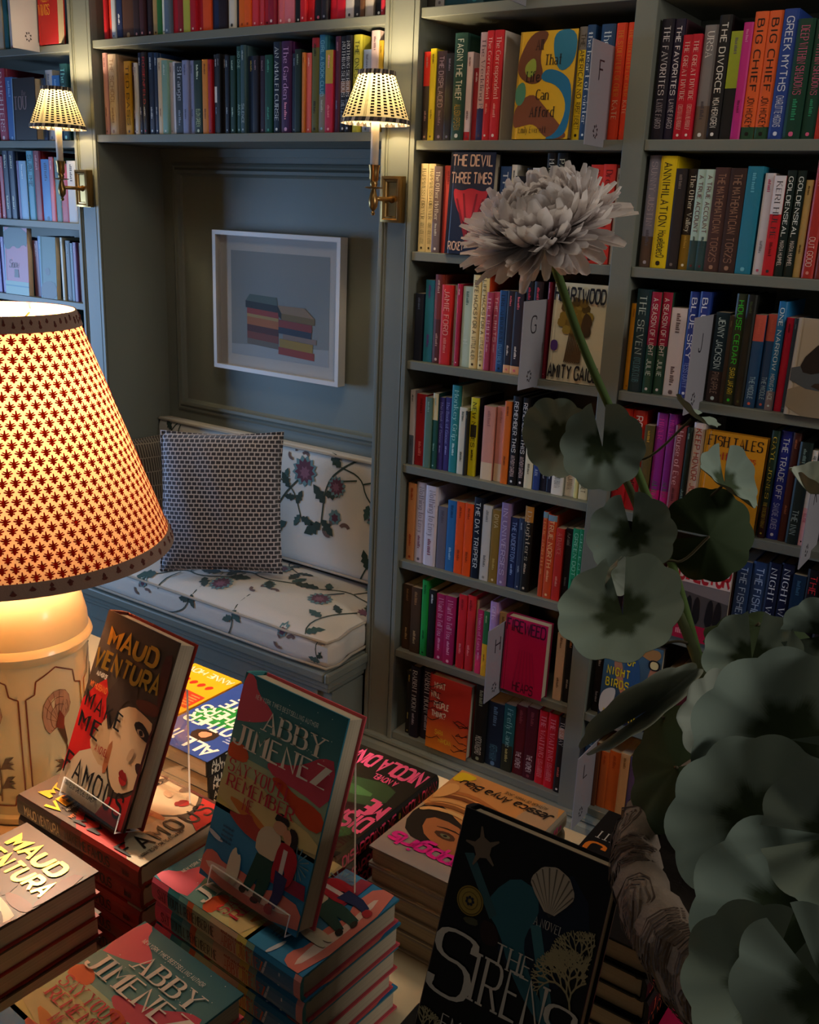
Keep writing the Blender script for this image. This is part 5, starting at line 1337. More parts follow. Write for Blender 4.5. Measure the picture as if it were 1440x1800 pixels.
# Jimenez: bright illustrated jacket
def p_jim(m, f, up):
    up(); m.grad([f(0,.0), f(1,0), f(1,.36), f(0,.36)], ['2c78a8', '2c78a8', '2f86b4', '2f86b4'])
    m.grad([f(0,.34), f(1,.34), f(1,.62), f(0,.62)], ['d8c470', 'b8a474', '88a890', 'b8c498']); m.grad([f(0,.62), f(1,.62), f(1,1), f(0,1)], ['6a9c94', '5c8c8c', '1c6270', '1c6270'])
    art(m, f, up, [([(0,1),(.10,1),(.16,.93),(.32,.885),(.36,.845),(.22,.80),(.08,.775),(0,.765)], 'd4576a', 1), ([(1,.80),(.86,.79),(.74,.73),(.62,.69),(.46,.67),(.38,.64),(.5,.60),(.75,.60),(1,.57)], 'c8465c', 1),
      ([(0,.66),(.12,.68),(.22,.64),(.2,.595),(.08,.59),(0,.595)], 'd4582c', 1), ([(.46,.60),(.56,.615),(.7,.575),(.85,.575),(1,.55),(1,.47),(.86,.465),(.74,.50),(.62,.545),(.52,.57)], 'c8441c', 1), ([(.0,.50),(.3,.56),(.6,.48),(1,.44),(1,.36),(0,.36)], 'd0bc80', 1),
      ([(.10,.42),(.24,.425),(.4,.40),(.56,.36),(.56,.32),(.4,.33),(.25,.37)], 'c87830', 1), ([(.12,.355),(.28,.365),(.36,.395),(.42,.36),(.55,.34),(.6,.31),(.5,.285),(.3,.30)], 'a83c34', 1),
      ([(0,.0),(0,.12),(.1,.15),(.22,.11),(.4,.135),(.6,.10),(.75,.14),(1,.13),(1,0)], 'd4786c', 1), ([(.02,.085),(.3,.10),(.55,.07),(.85,.09),(.9,.06),(.5,.035),(.1,.05)], 'e0c8bc', 1), ([(0,.235),(.14,.215),(.17,.20),(.1,.195),(0,.215)], 'c4ccd4', 1), ([(.62,.18),(.85,.2),(1,.18),(.8,.165)], '8ab4cc', 1)])
    up()
    for k in range(14):
        a = 2*PI*k/14; c = (.86, .30); m.poly([f(c[0], c[1]), f(c[0]+.115*math.cos(a-.05), c[1]+.075*math.sin(a-.05)), f(c[0]+.115*math.cos(a+.05), c[1]+.075*math.sin(a+.05))], '6a8890')
    art(m, f, up, [([(.66,.22),(.98,.23),(1,.165),(.66,.16)], '8a2440', 0),
      ([(.46,.325),(.50,.375),(.58,.395),(.67,.385),(.70,.33),(.69,.245),(.48,.245)], 'cbbda0', 1), ([(.50,.25),(.69,.25),(.67,.14),(.63,.045),(.55,.05),(.56,.14),(.50,.06),(.44,.07),(.47,.16)], '14443c', 0),
      ([(.58,.40),(.63,.45),(.70,.44),(.73,.40),(.68,.375),(.62,.38)], 'c89878', 1), ([(.585,.425),(.6,.465),(.66,.475),(.725,.455),(.73,.425),(.66,.44)], '1c1614', 1),
      ([(.68,.395),(.74,.425),(.80,.41),(.80,.36),(.74,.345)], 'c89070', 1), ([(.73,.43),(.80,.435),(.84,.40),(.83,.345),(.77,.34),(.78,.39)], '1a1414', 1),
      ([(.68,.35),(.74,.36),(.83,.35),(.88,.30),(.86,.20),(.80,.165),(.78,.25),(.74,.24),(.72,.17),(.66,.18)], 'a8182c', 1), ([(.73,.33),(.77,.33),(.77,.22),(.73,.22)], 'd0c8c4', 0), ([(.70,.225),(.82,.215),(.81,.12),(.77,.06),(.70,.05),(.72,.12)], '1c2c5c', 0), ([(.69,.07),(.76,.065),(.75,.02),(.67,.025)], 'a8182c', 1), ([(.55,.06),(.62,.055),(.6,.03),(.53,.03)], '181414', 1), ([(.43,.08),(.49,.075),(.47,.04),(.41,.045)], '181414', 1),
      ([(.26,.13),(.27,.19),(.31,.225),(.33,.19),(.37,.20),(.39,.12),(.37,.05),(.33,.045),(.32,.09),(.30,.045),(.26,.05)], 'd8cdb4', 1)])
    up(); write(m, 'NEW YORK TIMES BESTSELLING AUTHOR', .16, .905, .80, .020, lambda a, b: f(a, b-.0*(a-.5)), 'd0dcd8', 'sans', wt=.16, track=.4, fine=1)
    write(m, 'ABBY', .30, .785, .56, .088, f, 'e6ddd0', 'serif', wt=.19, fit='force', track=.16); write(m, 'JIMENEZ', .05, .665, .90, .095, f, 'e6ddd0', 'serif', wt=.19, fit='force', track=.16)
    write(m, "SAY YOU'LL", .06, .535, .62, .058, f, 'b8283c', 'serif', wt=.19, fit='force'); write(m, 'REMEMBER', .08, .465, .66, .056, f, 'b8283c', 'serif', wt=.19, fit='force'); write(m, 'ME', .28, .395, .22, .056, f, 'b8283c', 'serif', wt=.19)
    for k in range(4): write(m, '~~', .14, .275-.022*k, .4, .013, f, '123c58', fine=1)
    for k in range(16): q = f(random.uniform(.1, .97), random.uniform(.72, .98)); m.poly([(q[0]-.0006, q[1], q[2]), (q[0], q[1]-.0006, q[2]), (q[0]+.0006, q[1], q[2]), (q[0], q[1]+.0006, q[2])], 'dce4e0')
def s_jim(m, sf, sup, rect):
    for a, b, c in ((0, .12, 'd4576a'), (.12, .2, '3c8488'), (.2, .26, '6a9c98'), (.26, .3, 'd06a3c'), (.3, .42, 'b8c090'), (.42, .6, 'd4b890'), (.6, .66, 'd8c460'), (.66, .71, '8aa890'), (.71, .96, '2a78a4'), (.96, 1, 'd8908c')): rect(a, b, c)
    sup(); write(m, "SAY YOU'LL REMEMBER ME", .05, .30, .40, .40, sf, '2a2420', 'serif', wt=.18, fit='force'); write(m, 'ABBY JIMENEZ', .50, .22, .27, .46, sf, 'c0502c', 'serif', wt=.17, fit='force'); write(m, '~~', .5, .74, .2, .12, sf, 'b06a4c', fine=1)
    sup(); m.poly([sf(.76, .2), sf(.775, .2), sf(.80, .8), sf(.79, .8)], 'b8ccd8'); m.poly([sf(.86, .1), sf(.87, .1), sf(.88, .7), sf(.872, .7)], 'b8ccd8')
jim = big_book('hardcover_novel', .1565, .2385, .0305, '2c7488', '3c8488', p_jim, s_jim, back='c8505c')
# Sirens: near black jacket with sea things
def p_sir(m, f, up):
    art(m, f, up, [([(0,0),(1,0),(1,1),(0,1)], '0b0f16', 0), ([(.35,.55),(.7,.95),(.95,.8),(.9,.5),(.6,.4)], '101e36', 1), ([(.30,.72),(.42,.82),(.58,.80),(.62,.70),(.56,.62),(.58,.54),(.66,.46),(.80,.36),(.95,.30),(.86,.28),(.66,.36),(.50,.47),(.40,.58),(.28,.64)], '2c6274', 1), ([(.06,.82),(.12,.835),(.36,.64),(.32,.61)], '345a66', 0), ([(.58,.66),(.64,.68),(.82,.40),(.76,.38)], '3c7484', 0), ([(.26,.60),(.38,.60),(.42,.52),(.3,.5)], '281418', 1), ([(.14,.57),(.24,.59),(.26,.56),(.18,.55)], '4a4a38', 1)])
    up(); c = (.17, .87); P = []
    for i in range(10): a = PI/2+PI*i/5+.3; r = .15 if i % 2 == 0 else .035; P.append((c[0]+r*math.cos(a), c[1]+r*.72*math.sin(a)))
    smf(m, f, [(max(.01, min(.99, x)), max(.01, min(.985, y))) for x, y in P], '74665a', 1)
    c = (.66, .84); up(); fan = [(c[0]+.02, c[1]-.13)]
    for i in range(11): a = PI*1.02-i*PI*1.04/10; fan.append((c[0]+.145*math.cos(a)*(1 if i % 2 else .95), c[1]-.02+.10*math.sin(a)*(1 if i % 2 else .95)))
    smf(m, f, fan, 'b8aea2', 1); up()
    for i in range(9): a = PI*.95-i*PI*.9/8; m.poly([f(c[0]+.02, c[1]-.12), f(c[0]+.135*math.cos(a)-.004, c[1]-.02+.092*math.sin(a)), f(c[0]+.135*math.cos(a)+.006, c[1]-.02+.092*math.sin(a))], '6a625a')
    def circ(cx, cy, r, col, n=28): up(); m.poly([f(cx+r*math.cos(2*PI*i/n), cy+r*.66*math.sin(2*PI*i/n)) for i in range(n)], col)
    for r, col in ((.092, '8a7430'), (.084, '5a4a1c'), (.078, '94803c'), (.055, '6a5826'), (.05, '94803c')): circ(.17, .645, r, col)
    for k in range(7): circ(.17+.022*math.cos(k*.9), .645+.014*math.sin(k*.9), .010, '1c2438', 8)
    up(); rr = random.Random(3)
    def coral(x, y, a, l, d):
        if d == 0: return
        x2, y2 = x+l*math.cos(a), y+l*.7*math.sin(a)
        if not (.0 < x2 < .985 and .0 < y2 < .99): return
        w = .0022*d**.4; ox, oy = -math.sin(a)*w, math.cos(a)*w
        m.poly([f(x-ox, y-oy), f(x2-ox, y2-oy), f(x2+ox, y2+oy), f(x+ox, y+oy)], 'a09878'); coral(x2, y2, a+rr.uniform(.2, .6), l*.93, d-1); coral(x2, y2, a-rr.uniform(.2, .6), l*.93, d-1)
    coral(.93, .42, 1.9, .05, 9); coral(.97, .55, 1.9, .045, 8); coral(.06, .02, 1.4, .035, 7)
    up(); write(m, 'A NOVEL', .60, .675, .26, .032, f, 'b4b4b4', 'serif', wt=.15, track=.3); write(m, 'THE', .41, .455, .24, .085, f, 'c6c3bf', 'serif', wt=.14, fit='force')
    write(m, 'S', .03, .235, .25, .27, f, 'c6c3bf', 'serif', wt=.135, fit='force'); write(m, 'IREN', .30, .275, .47, .185, f, 'c6c3bf', 'serif', wt=.14, fit='force', track=.2); write(m, 'S', .80, .22, .17, .20, f, 'c6c3bf', 'serif', wt=.14, fit='force')
    write(m, 'EMILIA HART', .17, .09, .70, .075, f, 'c6c3bf', 'serif', wt=.14, fit='force'); write(m, 'NEW YORK TIMES BESTSELLING AUTHOR', .12, .055, .76, .022, f, 'a5a29d', wt=.14, fine=1)
def s_sir(m, sf, sup, rect): rect(0, 1, '0b0f16'); sup(); write(m, 'THE SIRENS', .08, .25, .45, .5, sf, 'c6c3bf', 'serif', fit='force'); write(m, 'EMILIA HART', .6, .3, .3, .36, sf, 'c6c3bf', 'serif', fit='force')
sir = big_book('hardcover_novel', .158, .235, .026, '0b0f16', '0b0f16', p_sir, s_sir)
# Shopgirls, face cover
def p_shop(m, f, up):
    up(); m.grad([f(0,0), f(1,0), f(1,1), f(0,1)], ['c08040', 'd0a060', '8a8484', '9a9490'])
    art(m, f, up, [([(0,.0),(1,.0),(1,.45),(.7,.6),(.3,.62),(0,.5)], 'c98a4c', 0), ([(.0,.0),(.22,.0),(.3,.3),(.1,.42),(0,.42)], 'b08c68', 1), ([(1,.62),(.96,.42),(.8,.42),(.62,.50),(.40,.56),(.2,.66),(.1,.80),(.3,.84),(.62,.80),(.88,.78)], '1e1512', 1), ([(.86,.55),(.62,.53),(.42,.60),(.30,.72),(.40,.80),(.60,.77),(.80,.70)], 'a8683c', 1),
       ([(.72,.66),(.62,.70),(.5,.685),(.52,.64),(.62,.62)], '4a2c1c', 1), ([(.66,.66),(.6,.685),(.54,.67),(.58,.645)], '6a6a4c', 1), ([(.62,.665),(.6,.675),(.575,.665),(.595,.65)], '14100e', 1), ([(.76,.62),(.6,.60),(.46,.61),(.6,.585)], '2a1a12', 1)])
    for k in range(5):
        up(); y = .22+.055*k; smf(m, f, [(.98, y+.08), (.9, y+.02), (.7, y-.015), (.5, y+.02), (.38, y+.05), (.5, y+.045), (.7, y+.02), (.88, y+.05), (.95, y+.10)], ['b06a34', '7a4420', 'd09858', '8a5428', 'd8a868'][k], 1)
    art(m, f, up, [([(.94,.02),(.99,.04),(.99,.16),(.86,.10),(.80,.03)], 'd8b81c', 1), ([(.99,.2),(.9,.16),(.84,.22),(.9,.34),(.99,.40)], 'd8a05c', 1)])
    up(); write(m, 'Shopgirls', .12, .80, .80, .105, f, 'e0208c', 'brush', wt=.2, fit='force', slant=.25, track=.12)
    write(m, 'Jessica Anya Blau', .03, .10, .86, .065, f, '1c1612', 'brush', wt=.13, fit='force', slant=.3); write(m, 'AUTHOR OF MARY JANE', .12, .045, .6, .028, f, '3a2c1c', wt=.12)
def s_shop(m, sf, sup, rect): rect(0, .7, '8a8480'); rect(.7, 1, '8a7c68'); sup(); write(m, 'Shopgirls', .05, .2, .4, .5, sf, 'e0208c', 'brush', wt=.2); write(m, '~', .62, .3, .3, .4, sf, 'c81c80')
shop = big_book('hardcover_novel', .164, .224, .0258, '9a9490', '8a8480', p_shop, s_shop, back='b8b0a0')
# Disappoint Me
def p_dis(m, f, up):
    art(m, f, up, [([(0,0),(1,0),(1,1),(0,1)], '17130f', 0), ([(.15,.25),(.7,.34),(.9,.5),(.5,.58),(.1,.5)], '2c4a2c', 1), ([(.2,.42),(.55,.38),(.85,.44),(.5,.5)], '4a7a48', 1), ([(.1,.7),(.5,.66),(.8,.8),(.4,.92),(.08,.85)], '2c5a34', 1), ([(.3,.78),(.5,.74),(.6,.8),(.45,.85)], 'b0a838', 1)])
    up(); write(m, 'NICOLA DINAN', .04, .05, .92, .13, f, 'e85a8c', wt=.24, fit='force', track=.14); write(m, 'A NOVEL', .2, .22, .4, .05, f, 'e85a8c', wt=.2); write(m, 'DISAPPOINT', .04, .62, .92, .14, f, 'e85a8c', wt=.24, fit='force'); write(m, 'ME', .04, .46, .4, .14, f, 'e85a8c', wt=.24)
def s_dis(m, sf, sup, rect): rect(0, 1, '17130f'); sup(); write(m, 'DISAPPOINT ME', .04, .22, .5, .56, sf, 'd83c64', wt=.2, fit='force'); write(m, 'NICOLA DINAN', .61, .22, .36, .56, sf, 'd83c64', wt=.2, fit='force'); m.poly([sf(.575+.013*math.cos(k*.6), .5+.2*math.sin(k*.6)) for k in range(10)], 'b8a838')
dis = big_book('hardcover_novel', .155, .233, .026, '17130f', '17130f', p_dis, s_dis)
# All the other mothers
def p_mot(m, f, up):
    art(m, f, up, [([(0,0),(1,0),(1,1),(0,1)], '24408c', 0), ([(0,.22),(.6,.3),(.95,.5),(.9,.66),(.5,.62),(0,.5)], '1c7a34', 1), ([(.3,.66),(.6,.7),(.62,.80),(.45,.86),(.28,.8)], '2a2018', 1), ([(.36,.7),(.52,.72),(.52,.78),(.4,.8)], 'd08a6c', 1), ([(.75,.9),(.98,.93),(.98,.99),(.8,.99)], 'd8b81c', 1)])
    up()
    for s, x, y, w in (('ALL', .08, .84, .5), ('THE', .66, .80, .3), ('OTHER', .2, .56, .72), ('MOTHERS', .04, .42, .9), ('HATE', .2, .26, .6), ('ME', .3, .1, .42)): write(m, s, x, y, w, .115, f, 'e8e4d8', wt=.2, fit='force', slant=.1)
    for k in range(3): write(m, '~~', .05, .73-.03*k, .3, .015, f, 'c8d0e0', fine=1)
def s_mot(m, sf, sup, rect): rect(0, 1, '14141a'); sup(); write(m, 'ALL THE OTHER', .04, .54, .46, .36, sf, 'e0dcd0', wt=.17, fit='force'); write(m, 'MOTHERS HATE ME', .04, .10, .52, .36, sf, 'e0dcd0', wt=.17, fit='force'); write(m, '~', .66, .3, .25, .36, sf, 'c8c4b8')
mot = big_book('paperback_novel', .131, .208, .0258, '24408c', '14141a', p_mot, s_mot, hard=False)
def p_yel(m, f, up):
    up(); m.grad([f(0,0), f(1,0), f(1,1), f(0,1)], ['e0a81c', 'e0a81c', 'd8941c', 'd8941c'])
    for k in range(5): up(); smf(m, f, [(.15+.16*k,.28),(.22+.16*k,.24),(.29+.16*k,.29),(.24+.16*k,.35)], 'b82c1c', 1)
    art(m, f, up, [([(.05,.45),(.95,.42),(.95,.66),(.05,.7)], 'a8341c', 0)]); up()
    for k in range(5): write(m, '~~', .1, .48+.04*k, .8, .02, f, 'd8a05c', fine=1)
    write(m, 'ANNE HOV', .05, .06, .9, .08, f, 'f0e4c8', wt=.17, fit='force')
def s_yel(m, sf, sup, rect): rect(0, 1, 'd8981c'); sup(); write(m, '~', .1, .3, .6, .4, sf, '8a3014')
yel = big_book('paperback_novel', .112, .176, .0258, 'e0a81c', 'd8981c', p_yel, s_yel, hard=False)
# James
def p_jam(m, f, up):
    art(m, f, up, [([(0,0),(1,0),(1,1),(0,1)], '0c0a0a', 0)]); up(); write(m, 'JAMES', .05, .34, .9, .2, f, 'c86a1c', 'serif', wt=.2, fit='force'); write(m, 'PERCIVAL EVERETT', .06, .22, .88, .07, f, 'b8b0a8', 'serif', wt=.15, fit='force'); write(m, '~', .3, .12, .4, .025, f, '8a8480')
def s_jam(m, sf, sup, rect): rect(0, 1, '0c0a0a'); sup(); write(m, 'JAMES', .05, .22, .36, .56, sf, 'a8442c', 'serif', wt=.15, fit='force', track=.5); write(m, 'PERCIVAL EVERETT', .5, .3, .42, .36, sf, '8a8480', 'serif', wt=.15, fit='force')
jam = big_book('hardcover_novel', .148, .224, .0298, '0c0a0a', '0c0a0a', p_jam, s_jam)
def p_pnk(m, f, up): art(m, f, up, [([(0,0),(1,0),(1,1),(0,1)], 'b81c4c', 0), ([(.1,.3),(.9,.3),(.9,.6),(.1,.6)], '8a1438', 1)])
def s_pnk(m, sf, sup, rect):
    rect(0, 1, 'b81c4c'); sup(); write(m, '~', .1, .3, .7, .4, sf, 'e88aa8')
pnk = big_book('paperback_novel', .109, .18, .0245, 'b81c4c', 'b81c4c', p_pnk, s_pnk, hard=False)

def stack(make, x, y, a, n, what, where, group, jit=.003, top=None):
    words = {0: 'bottom', n-1: 'top'}; mid = {1: 'second up', 2: 'third up', 3: 'fourth up'}
    for k in range(n):
        j = 0 if k == n-1 else 1
        make(flatM(x+j*random.uniform(-jit, jit), y+j*random.uniform(-jit, jit), .8006+k*(make.T+.0003), a+j*random.uniform(-.012, .012)), f'{what}, {words.get(k, mid.get(k))} in stack {where}', group)
    return .8006+n*(make.T+.0003)
stack(jim, -.5217, -1.5772, 1.5055, 5, 'blue and pink illustrated hardcover', 'under its propped-up copy', 'stacked pink and blue hardcovers')
stack(jim, -.7268, -1.8557, -.0700, 5, 'pink and teal illustrated hardcover', 'nearest the camera', 'stacked pink and blue hardcovers')
stack(maud, -.7846, -1.5602, 1.5526, 5, 'brown and red hardcover', 'under the propped-up portrait cover', 'stacked brown portrait hardcovers')
stack(maud, -.9733, -1.8252, -.0485, 5, 'brown hardcover with brushed gold lettering', 'in front of the lamp base', 'stacked brown portrait hardcovers')
stack(shop, -.451, -1.114, 3.1356, 5, 'hardcover with face and pink script', 'behind upright black book', 'stacked hardcovers with face cover')
stack(dis, -.636, -1.148, 3.147, 5, 'black hardcover with pink block lettering', 'beside the bench end', 'stacked black and pink hardcovers')
stack(mot, -.916, -1.117, 3.1416, 5, 'blue and green paperback with black spine', 'behind the portrait book', 'stacked blue paperbacks')
stack(yel, -1.052, -1.112, 3.1416, 5, 'yellow paperback with red figures', 'beside the blue paperbacks', 'stacked yellow paperbacks')
stack(jam, -.245, -1.104, 3.1416, 5, 'black hardcover with orange lettering', 'left of the stone urn', 'stacked black and orange hardcovers')
zt = .8006
for k in range(4): sir(flatM(-.434+.002*(k % 2), -1.725, .8006+k*.0262, .015*(k % 2)), f"black sea-themed hardcover, {['bottom', 'second up', 'third up', 'top'][k]} in stack under its upright copy", 'stacked black sea hardcovers')
for k in range(2): pnk(flatM(-.128+.001*k, -1.165, .8006+k*.0248, 3.1416) @ Matrix.Translation((0, 0, 0)), f"pink paperback lying beside the urn foot, {['lower', 'upper'][k]} of the pair", 'pink paperbacks by the urn')
stand_book(jim, -.7098, -1.538, .9682, -.0792, .3167, 'upright blue and pink illustrated hardcover standing on a clear easel at the table centre')
easel(-.7098, -1.538, .9682, -.0792, .3167, .0305, .125, .02, .185, .105, 'clear acrylic easel holding the upright blue and pink hardcover')
stand_book(maud, -.9768, -1.5309, .9706, -.0892, .3909, 'upright brown portrait hardcover with gold lettering on a clear easel beside the lamp')
easel(-.9768, -1.5309, .9706, -.0892, .3909, .0305, .12, .015, .175, .107, 'clear acrylic easel holding the upright portrait hardcover')
stand_book(sir, -.4077, -1.5446, .9206, -.0035, .339, 'upright black hardcover with silver serif title standing beside the urn')
easel(-.4077, -1.5446, .9206, -.0035, .339, .026, .12, .02, .13, .055, 'clear acrylic easel holding the upright black hardcover')
# ------------------------------------------------------------------ urn, geranium, chrysanthemum
urn = tag(empty('stone_urn', (-.042, -1.50, .8005)), 'large carved stone urn with a thick rolled rim holding the leafy plant', 'urn')
prof = [(0, 0), (.150, 0), (.152, .012), (.146, .022), (.132, .032), (.118, .06), (.112, .12), (.111, .2), (.114, .26), (.122, .31), (.140, .35), (.160, .375), (.176, .395), (.187, .415), (.190, .432), (.187, .448), (.178, .456), (.168, .457), (.160, .452), (.157, .445)]
mb = MB(); n = 120; vs = []; fs = []; cl = []
rnd = random.Random(5)
for j, (r, z) in enumerate(prof):
    for i in range(n):
        t = 2*PI*i/n; w = 0
        if z > .3: w = .0022*math.sin(34*t+2.2*math.sin(5*t+z*30))+.0015*math.sin(61*t+z*90)
        vs.append(((r+w)*math.cos(t), (r+w)*math.sin(t), z))
for j in range(len(prof)-1):
    for i in range(n):
        fs.append((j*n+i, j*n+(i+1) % n, (j+1)*n+(i+1) % n, (j+1)*n+i))
mb.add(vs, fs, '857669')
# carved rings and arcs on the rolled rim
def rim(t, s):
    k = 10+s*8.2; i = int(k); fr = k-i; r = prof[i][0]*(1-fr)+prof[min(i+1, len(prof)-1)][0]*fr; z = prof[i][1]*(1-fr)+prof[min(i+1, len(prof)-1)][1]*fr
    w = .0022*math.sin(34*t+2.2*math.sin(5*t+z*30))+.0015*math.sin(61*t+z*90)
    a = min(1, max(0, s)); nr, nz = (math.cos((a-.35)*1.9), math.sin((a-.35)*1.9)); return ((r+w+nr*.0016)*math.cos(t), (r+w+nr*.0016)*math.sin(t), z+nz*.0016)
def rstroke(P, w, col):
    for (a, b), (c, d) in zip(P, P[1:]):
        dx, dy = (c-a)*.19, (d-b)*.12; l = math.hypot(dx, dy) or 1; ox, oy = -dy/l*w/.19, dx/l*w/.12
        mb.poly([rim(a-ox, b-oy), rim(c-ox, d-oy), rim(c+ox, d+oy), rim(a+ox, b+oy)], col)
for k in range(26):
    t0 = 2*PI*k/26
    if k % 2 == 0:
        for rr in (.022, .036, .05, .064, .078, .092, .106): rstroke([(t0+rr*math.cos(q*.45)+rnd.uniform(-.003, .003), .45+rr*3.3*math.sin(q*.45)+rnd.uniform(-.012, .012)) for q in range(15)], .0007, rnd.choice(['4a3a30', '5a483c', '6a584a']))
        for q in range(7): a, b = t0+rnd.uniform(-.02, .02), .45+rnd.uniform(-.08, .08); rstroke([(a, b), (a+.008, b+.03)], .0016, '2c211b')
    else:
        for q in range(-7, 8): rstroke([(t0+q*.013+.010*math.sin(s*.9)+rnd.uniform(-.003, .003), .02+.1*s) for s in range(10)], .0007, rnd.choice(['4a3a30', '5a483c', '6a584a']))
for k in range(420):
    t = rnd.uniform(0, 2*PI); z = rnd.uniform(.02, .36); i = next(q for q in range(len(prof)-1) if prof[q+1][1] > z or q == len(prof)-2); r = max(prof[i][0], prof[i+1][0])+.0006
    h = rnd.uniform(.003, .008); w = .012; mb.poly([(r*math.cos(t), r*math.sin(t), z), (r*math.cos(t+w), r*math.sin(t+w), z+.001), (r*math.cos(t+w*.7), r*math.sin(t+w*.7), z+h), (r*math.cos(t+w*.1), r*math.sin(t+w*.1), z+h*.8)], '4c4038')
ub = mb.build('body', STONE, urn)
for p in ub.data.polygons: p.use_smooth = len(p.vertices) == 4 and p.index < len(fs)
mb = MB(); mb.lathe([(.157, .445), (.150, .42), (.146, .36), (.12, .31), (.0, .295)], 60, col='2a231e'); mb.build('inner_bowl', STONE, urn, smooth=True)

LEAVES = [(-0.374,-1.298,1.483,0.374,-0.902,0.217,-0.252,0.126,0.959,0.040,0),(-0.438,-1.261,1.476,-0.051,-0.987,0.153,0.811,-0.130,-0.570,0.040,0),(-0.315,-1.349,1.417,0.350,-0.915,0.201,-0.249,0.116,0.961,0.038,0),(-0.249,-1.326,1.424,0.374,-0.905,0.203,-0.914,-0.396,-0.083,0.041,1),(-0.292,-1.281,1.524,0.459,0.261,0.849,0.022,0.952,-0.305,0.024,0),(-0.245,-1.311,1.472,0.641,-0.156,0.752,-0.587,0.531,0.611,0.032,0),(-0.273,-1.461,1.382,-0.033,-0.608,0.793,-0.432,0.725,0.537,0.050,0),(-0.304,-1.429,1.404,0.963,-0.266,-0.045,0.119,0.272,0.955,0.018,2),(-0.172,-1.418,1.386,-0.011,-0.128,0.992,0.395,0.910,0.122,0.040,1),(-0.159,-1.483,1.384,0.138,-0.787,0.602,-0.186,0.576,0.796,0.034,0),(-0.114,-1.463,1.410,0.057,-0.937,0.344,-0.963,-0.142,-0.229,0.028,0),(-0.109,-1.568,1.372,0.208,-0.883,0.421,0.934,0.307,0.181,0.058,0),(-0.110,-1.615,1.332,0.182,-0.879,0.440,0.975,0.219,0.034,0.053,0),(-0.072,-1.652,1.304,0.224,-0.822,0.523,0.880,0.401,0.254,0.058,0),(-0.222,-1.524,1.336,0.15,-0.88,0.45,-0.62,-0.30,-0.72,0.053,2),(-0.190,-1.533,1.302,-0.242,-0.777,0.582,0.667,0.303,0.681,0.048,1),(-0.058,-1.656,1.368,-0.071,-0.882,0.466,-0.932,-0.108,-0.346,0.040,0),(-0.164,-1.342,1.485,0.196,-0.161,0.967,-0.684,-0.729,0.017,0.022,2),(-0.167,-1.533,1.353,0.497,-0.720,0.485,0.813,0.582,0.030,0.034,2),(-0.076,-1.696,1.281,0.141,-0.817,0.559,0.224,0.577,0.786,0.044,0),(-0.042,-1.711,1.305,0.067,-0.776,0.628,-0.736,0.386,0.556,0.045,0),(-0.085,-1.540,1.332,0.135,-0.908,0.396,-0.787,-0.341,-0.514,0.045,0)]
STEM = [(-.372, -1.284, 1.474), (-.350, -1.283, 1.450), (-.28, -1.349, 1.384), (-.229, -1.404, 1.349), (-.193, -1.451, 1.325), (-.138, -1.484, 1.263), (-.085, -1.50, 1.16), (-.07, -1.50, 1.105)]
def smooth(P, n=3): return chaikin([tuple(p) for p in P], n)
plant = tag(empty('geranium_stem', (-.042, -1.50, 1.10)), 'grey-green scalloped-leaf geranium spray rising from the stone urn', 'plant')
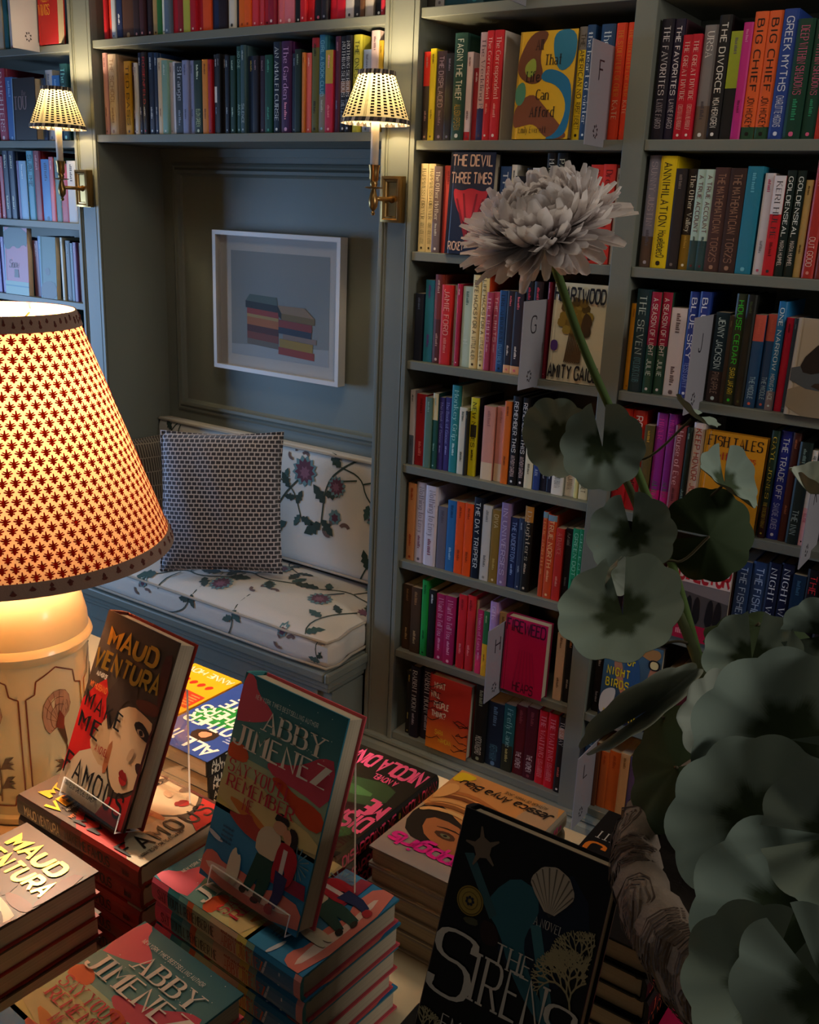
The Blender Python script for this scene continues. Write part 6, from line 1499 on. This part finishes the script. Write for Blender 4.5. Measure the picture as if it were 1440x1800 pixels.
def geranium(root):
    SP = [Vector(p) for p in smooth(STEM)]
    m = MB(); m.tube(SP, [.0035+.003*i/len(SP) for i in range(len(SP))], 8, '4a5236'); m.build('stem', LEAF, root, smooth=True)
    for k, (x, y, z, nx, ny, nz, tx, ty, tz, R, kind) in enumerate(LEAVES):
        c = Vector((x, y, z)); N = Vector((nx, ny, nz)); Tn = Vector((tx, ty, tz)); B = N.cross(Tn); rg = random.Random(k+3)
        m = MB(); na, nr = 84, 14; gap = .16; ph = rg.uniform(0, 6); wid = .27 if k == 14 else 1; cup = rg.uniform(.25, .5)*(1.3 if kind == 2 else 1); sd = 1 if kind != 1 else -1
        pal = {0: ('3f4d36', '8b9d92', '6a7a6c'), 1: ('3a5030', '445c3a', '3c4c32'), 2: ('8a9484', 'a3aca0', '8f9a8c')}[kind]
        for side in (0, 1):
            o = len(m.v)
            for j in range(nr+1):
                q = j/nr
                for i in range(na+1):
                    a = gap+(2*PI-2*gap)*i/na; u = i/na
                    edge = 1+.085*q*abs(math.sin(5*(a+ph)))+.03*math.sin(2*a+ph)
                    rr = R*q*edge; lobe = max(0, math.cos(a))**6
                    hgt = cup*R*(q**1.8)*(.6+.4*math.cos(2*a+ph))+.05*R*q*q*math.sin(4.5*2*(a+ph))*.6+(.55 if kind == 2 else .22)*R*q*math.cos(a)**2*.8
                    if kind == 2: hgt += .5*R*q*abs(math.sin(a))
                    hgt -= side*.0005
                    p = c+Tn*(rr*math.cos(a))+B*(rr*math.sin(a)*wid)+N*hgt*sd
                    m.v.append(tuple(p))
            for j in range(nr):
                for i in range(na):
                    u = gap+(2*PI-2*gap)*(i+.5)/na; zone = .43+.05*math.sin(7*u+ph)+.02*math.sin(13*u)
                    def shade(qq):
                        t = min(1, max(0, (qq-zone+.07)/.14)); return [u_+(v_-u_)*t for u_, v_ in zip(lin(pal[0]), lin(pal[1]))]
                    c0, c1 = shade(j/nr), shade((j+1)/nr); col = [c0, c1, c1, c0]
                    if kind == 1: col = lin(pal[0] if (i//6) % 2 else pal[1])
                    if side: col = lin(pal[2])
                    f = (o+j*(na+1)+i, o+(j+1)*(na+1)+i, o+(j+1)*(na+1)+i+1, o+j*(na+1)+i+1)
                    m.f.append(f if not side else f[::-1]); m.c.append(col); m.m.append(0)
        lf = m.build('leaf', LEAF, root, smooth=True)
        if k in (7, 17, 18): continue
        near = min(SP, key=lambda s: (s-c).length+(.02 if s.z > c.z+.01 else 0)); d = c-near
        if d.length > .004:
            m = MB(); midp = near+d*.5+Vector((0, 0, -.012))-N*.004*sd; m.tube(smooth([near, near+d*.2-N*.002*sd, midp, c-N*.003*sd], 2), .0013, 6, '5a5340'); pt = m.build('petiole', LEAF, lf, smooth=True)
            pt.matrix_parent_inverse = Matrix.Identity(4)
abs_parent(plant, geranium)
for o in list(plant.children):
    for c in o.children: c.matrix_parent_inverse = Matrix.Identity(4)
mum = tag(empty('chrysanthemum', (-.06, -1.50, 1.10)), 'single white chrysanthemum leaning over the shelves on a long green stem', 'flower')
def flower(root):
    C = Vector((-.431, -1.353, 1.691)); N = Vector((-.1, -.50, .86)).normalized(); A = N.cross(Vector((.82, .5657, .04))).normalized(); B = N.cross(A)
    P = [C-N*.012, C-N*.03+Vector((.004, 0, -.008)), (-.425, -1.333, 1.655), (-.402, -1.313, 1.586), (-.376, -1.268, 1.507), (-.343, -1.268, 1.452), (-.285, -1.318, 1.392), (-.235, -1.39, 1.355), (-.20, -1.44, 1.325), (-.145, -1.48, 1.263), (-.095, -1.505, 1.16), (-.08, -1.505, 1.105)]
    m = MB(); SP = smooth(P, 2); m.tube(SP, [.0042]*len(SP), 10, '4e6436'); m.build('stem', LEAF, root, smooth=True)
    m = MB(); rg = random.Random(8)
    for k in range(760):
        t = k/760; th = .1+1.68*t**.58; ph = k*2.39996+rg.uniform(-.2, .2); L = (.022+.036*min(1, t*1.3))*rg.uniform(.72, 1.2); w = .0056*rg.uniform(.75, 1.35); curl = rg.uniform(.6, 2.2)*(1 if t < .7 else .7); droop = .8*max(0, t-.55)
        rad = A*math.cos(ph)+B*math.sin(ph); tw = rg.uniform(-.3, .3); sidev = (B*math.cos(ph)-A*math.sin(ph)+N*tw).normalized(); o = len(m.v); p = C+N*(.008-.012*t)+rad*(.004+.016*t); ang = th+rg.uniform(-.12, .12)
        for j in range(7):
            q = j/6; dirv = N*math.cos(ang)+rad*math.sin(ang); up = rad*(-math.cos(ang))+N*math.sin(ang)
            ww = w*(.45+.75*math.sin(min(1, q*1.05)*2.35))*(1 if j < 6 else .62)
            for s in (-1, 0, 1): m.v.append(tuple(p+sidev*s*ww+up*(abs(s)*ww*.5)))
            p = p+dirv*L/6; ang += (-curl+droop*1.6)*.22
            p = p-Vector((0, 0, 1))*droop*.0012*j
        for j in range(6):
            for s in (0, 1): m.f.append((o+j*3+s, o+(j+1)*3+s, o+(j+1)*3+s+1, o+j*3+s+1)); m.c.append(lin('f2eceb')); m.m.append(0)
    fh = m.build('petals', PETAL, root, smooth=True)
    m = MB(); v = []
    R = Matrix((A, B, N)).transposed(); o = len(m.v)
    m.lathe([(.004, -.02), (.012, -.014), (.017, -.006), (.014, 0), (.002, .003)], 16, col='5a6a40')
    m.v = [tuple(C+R @ Vector(q)) for q in m.v]; m.build('calyx', LEAF, root, smooth=True)
abs_parent(mum, flower)
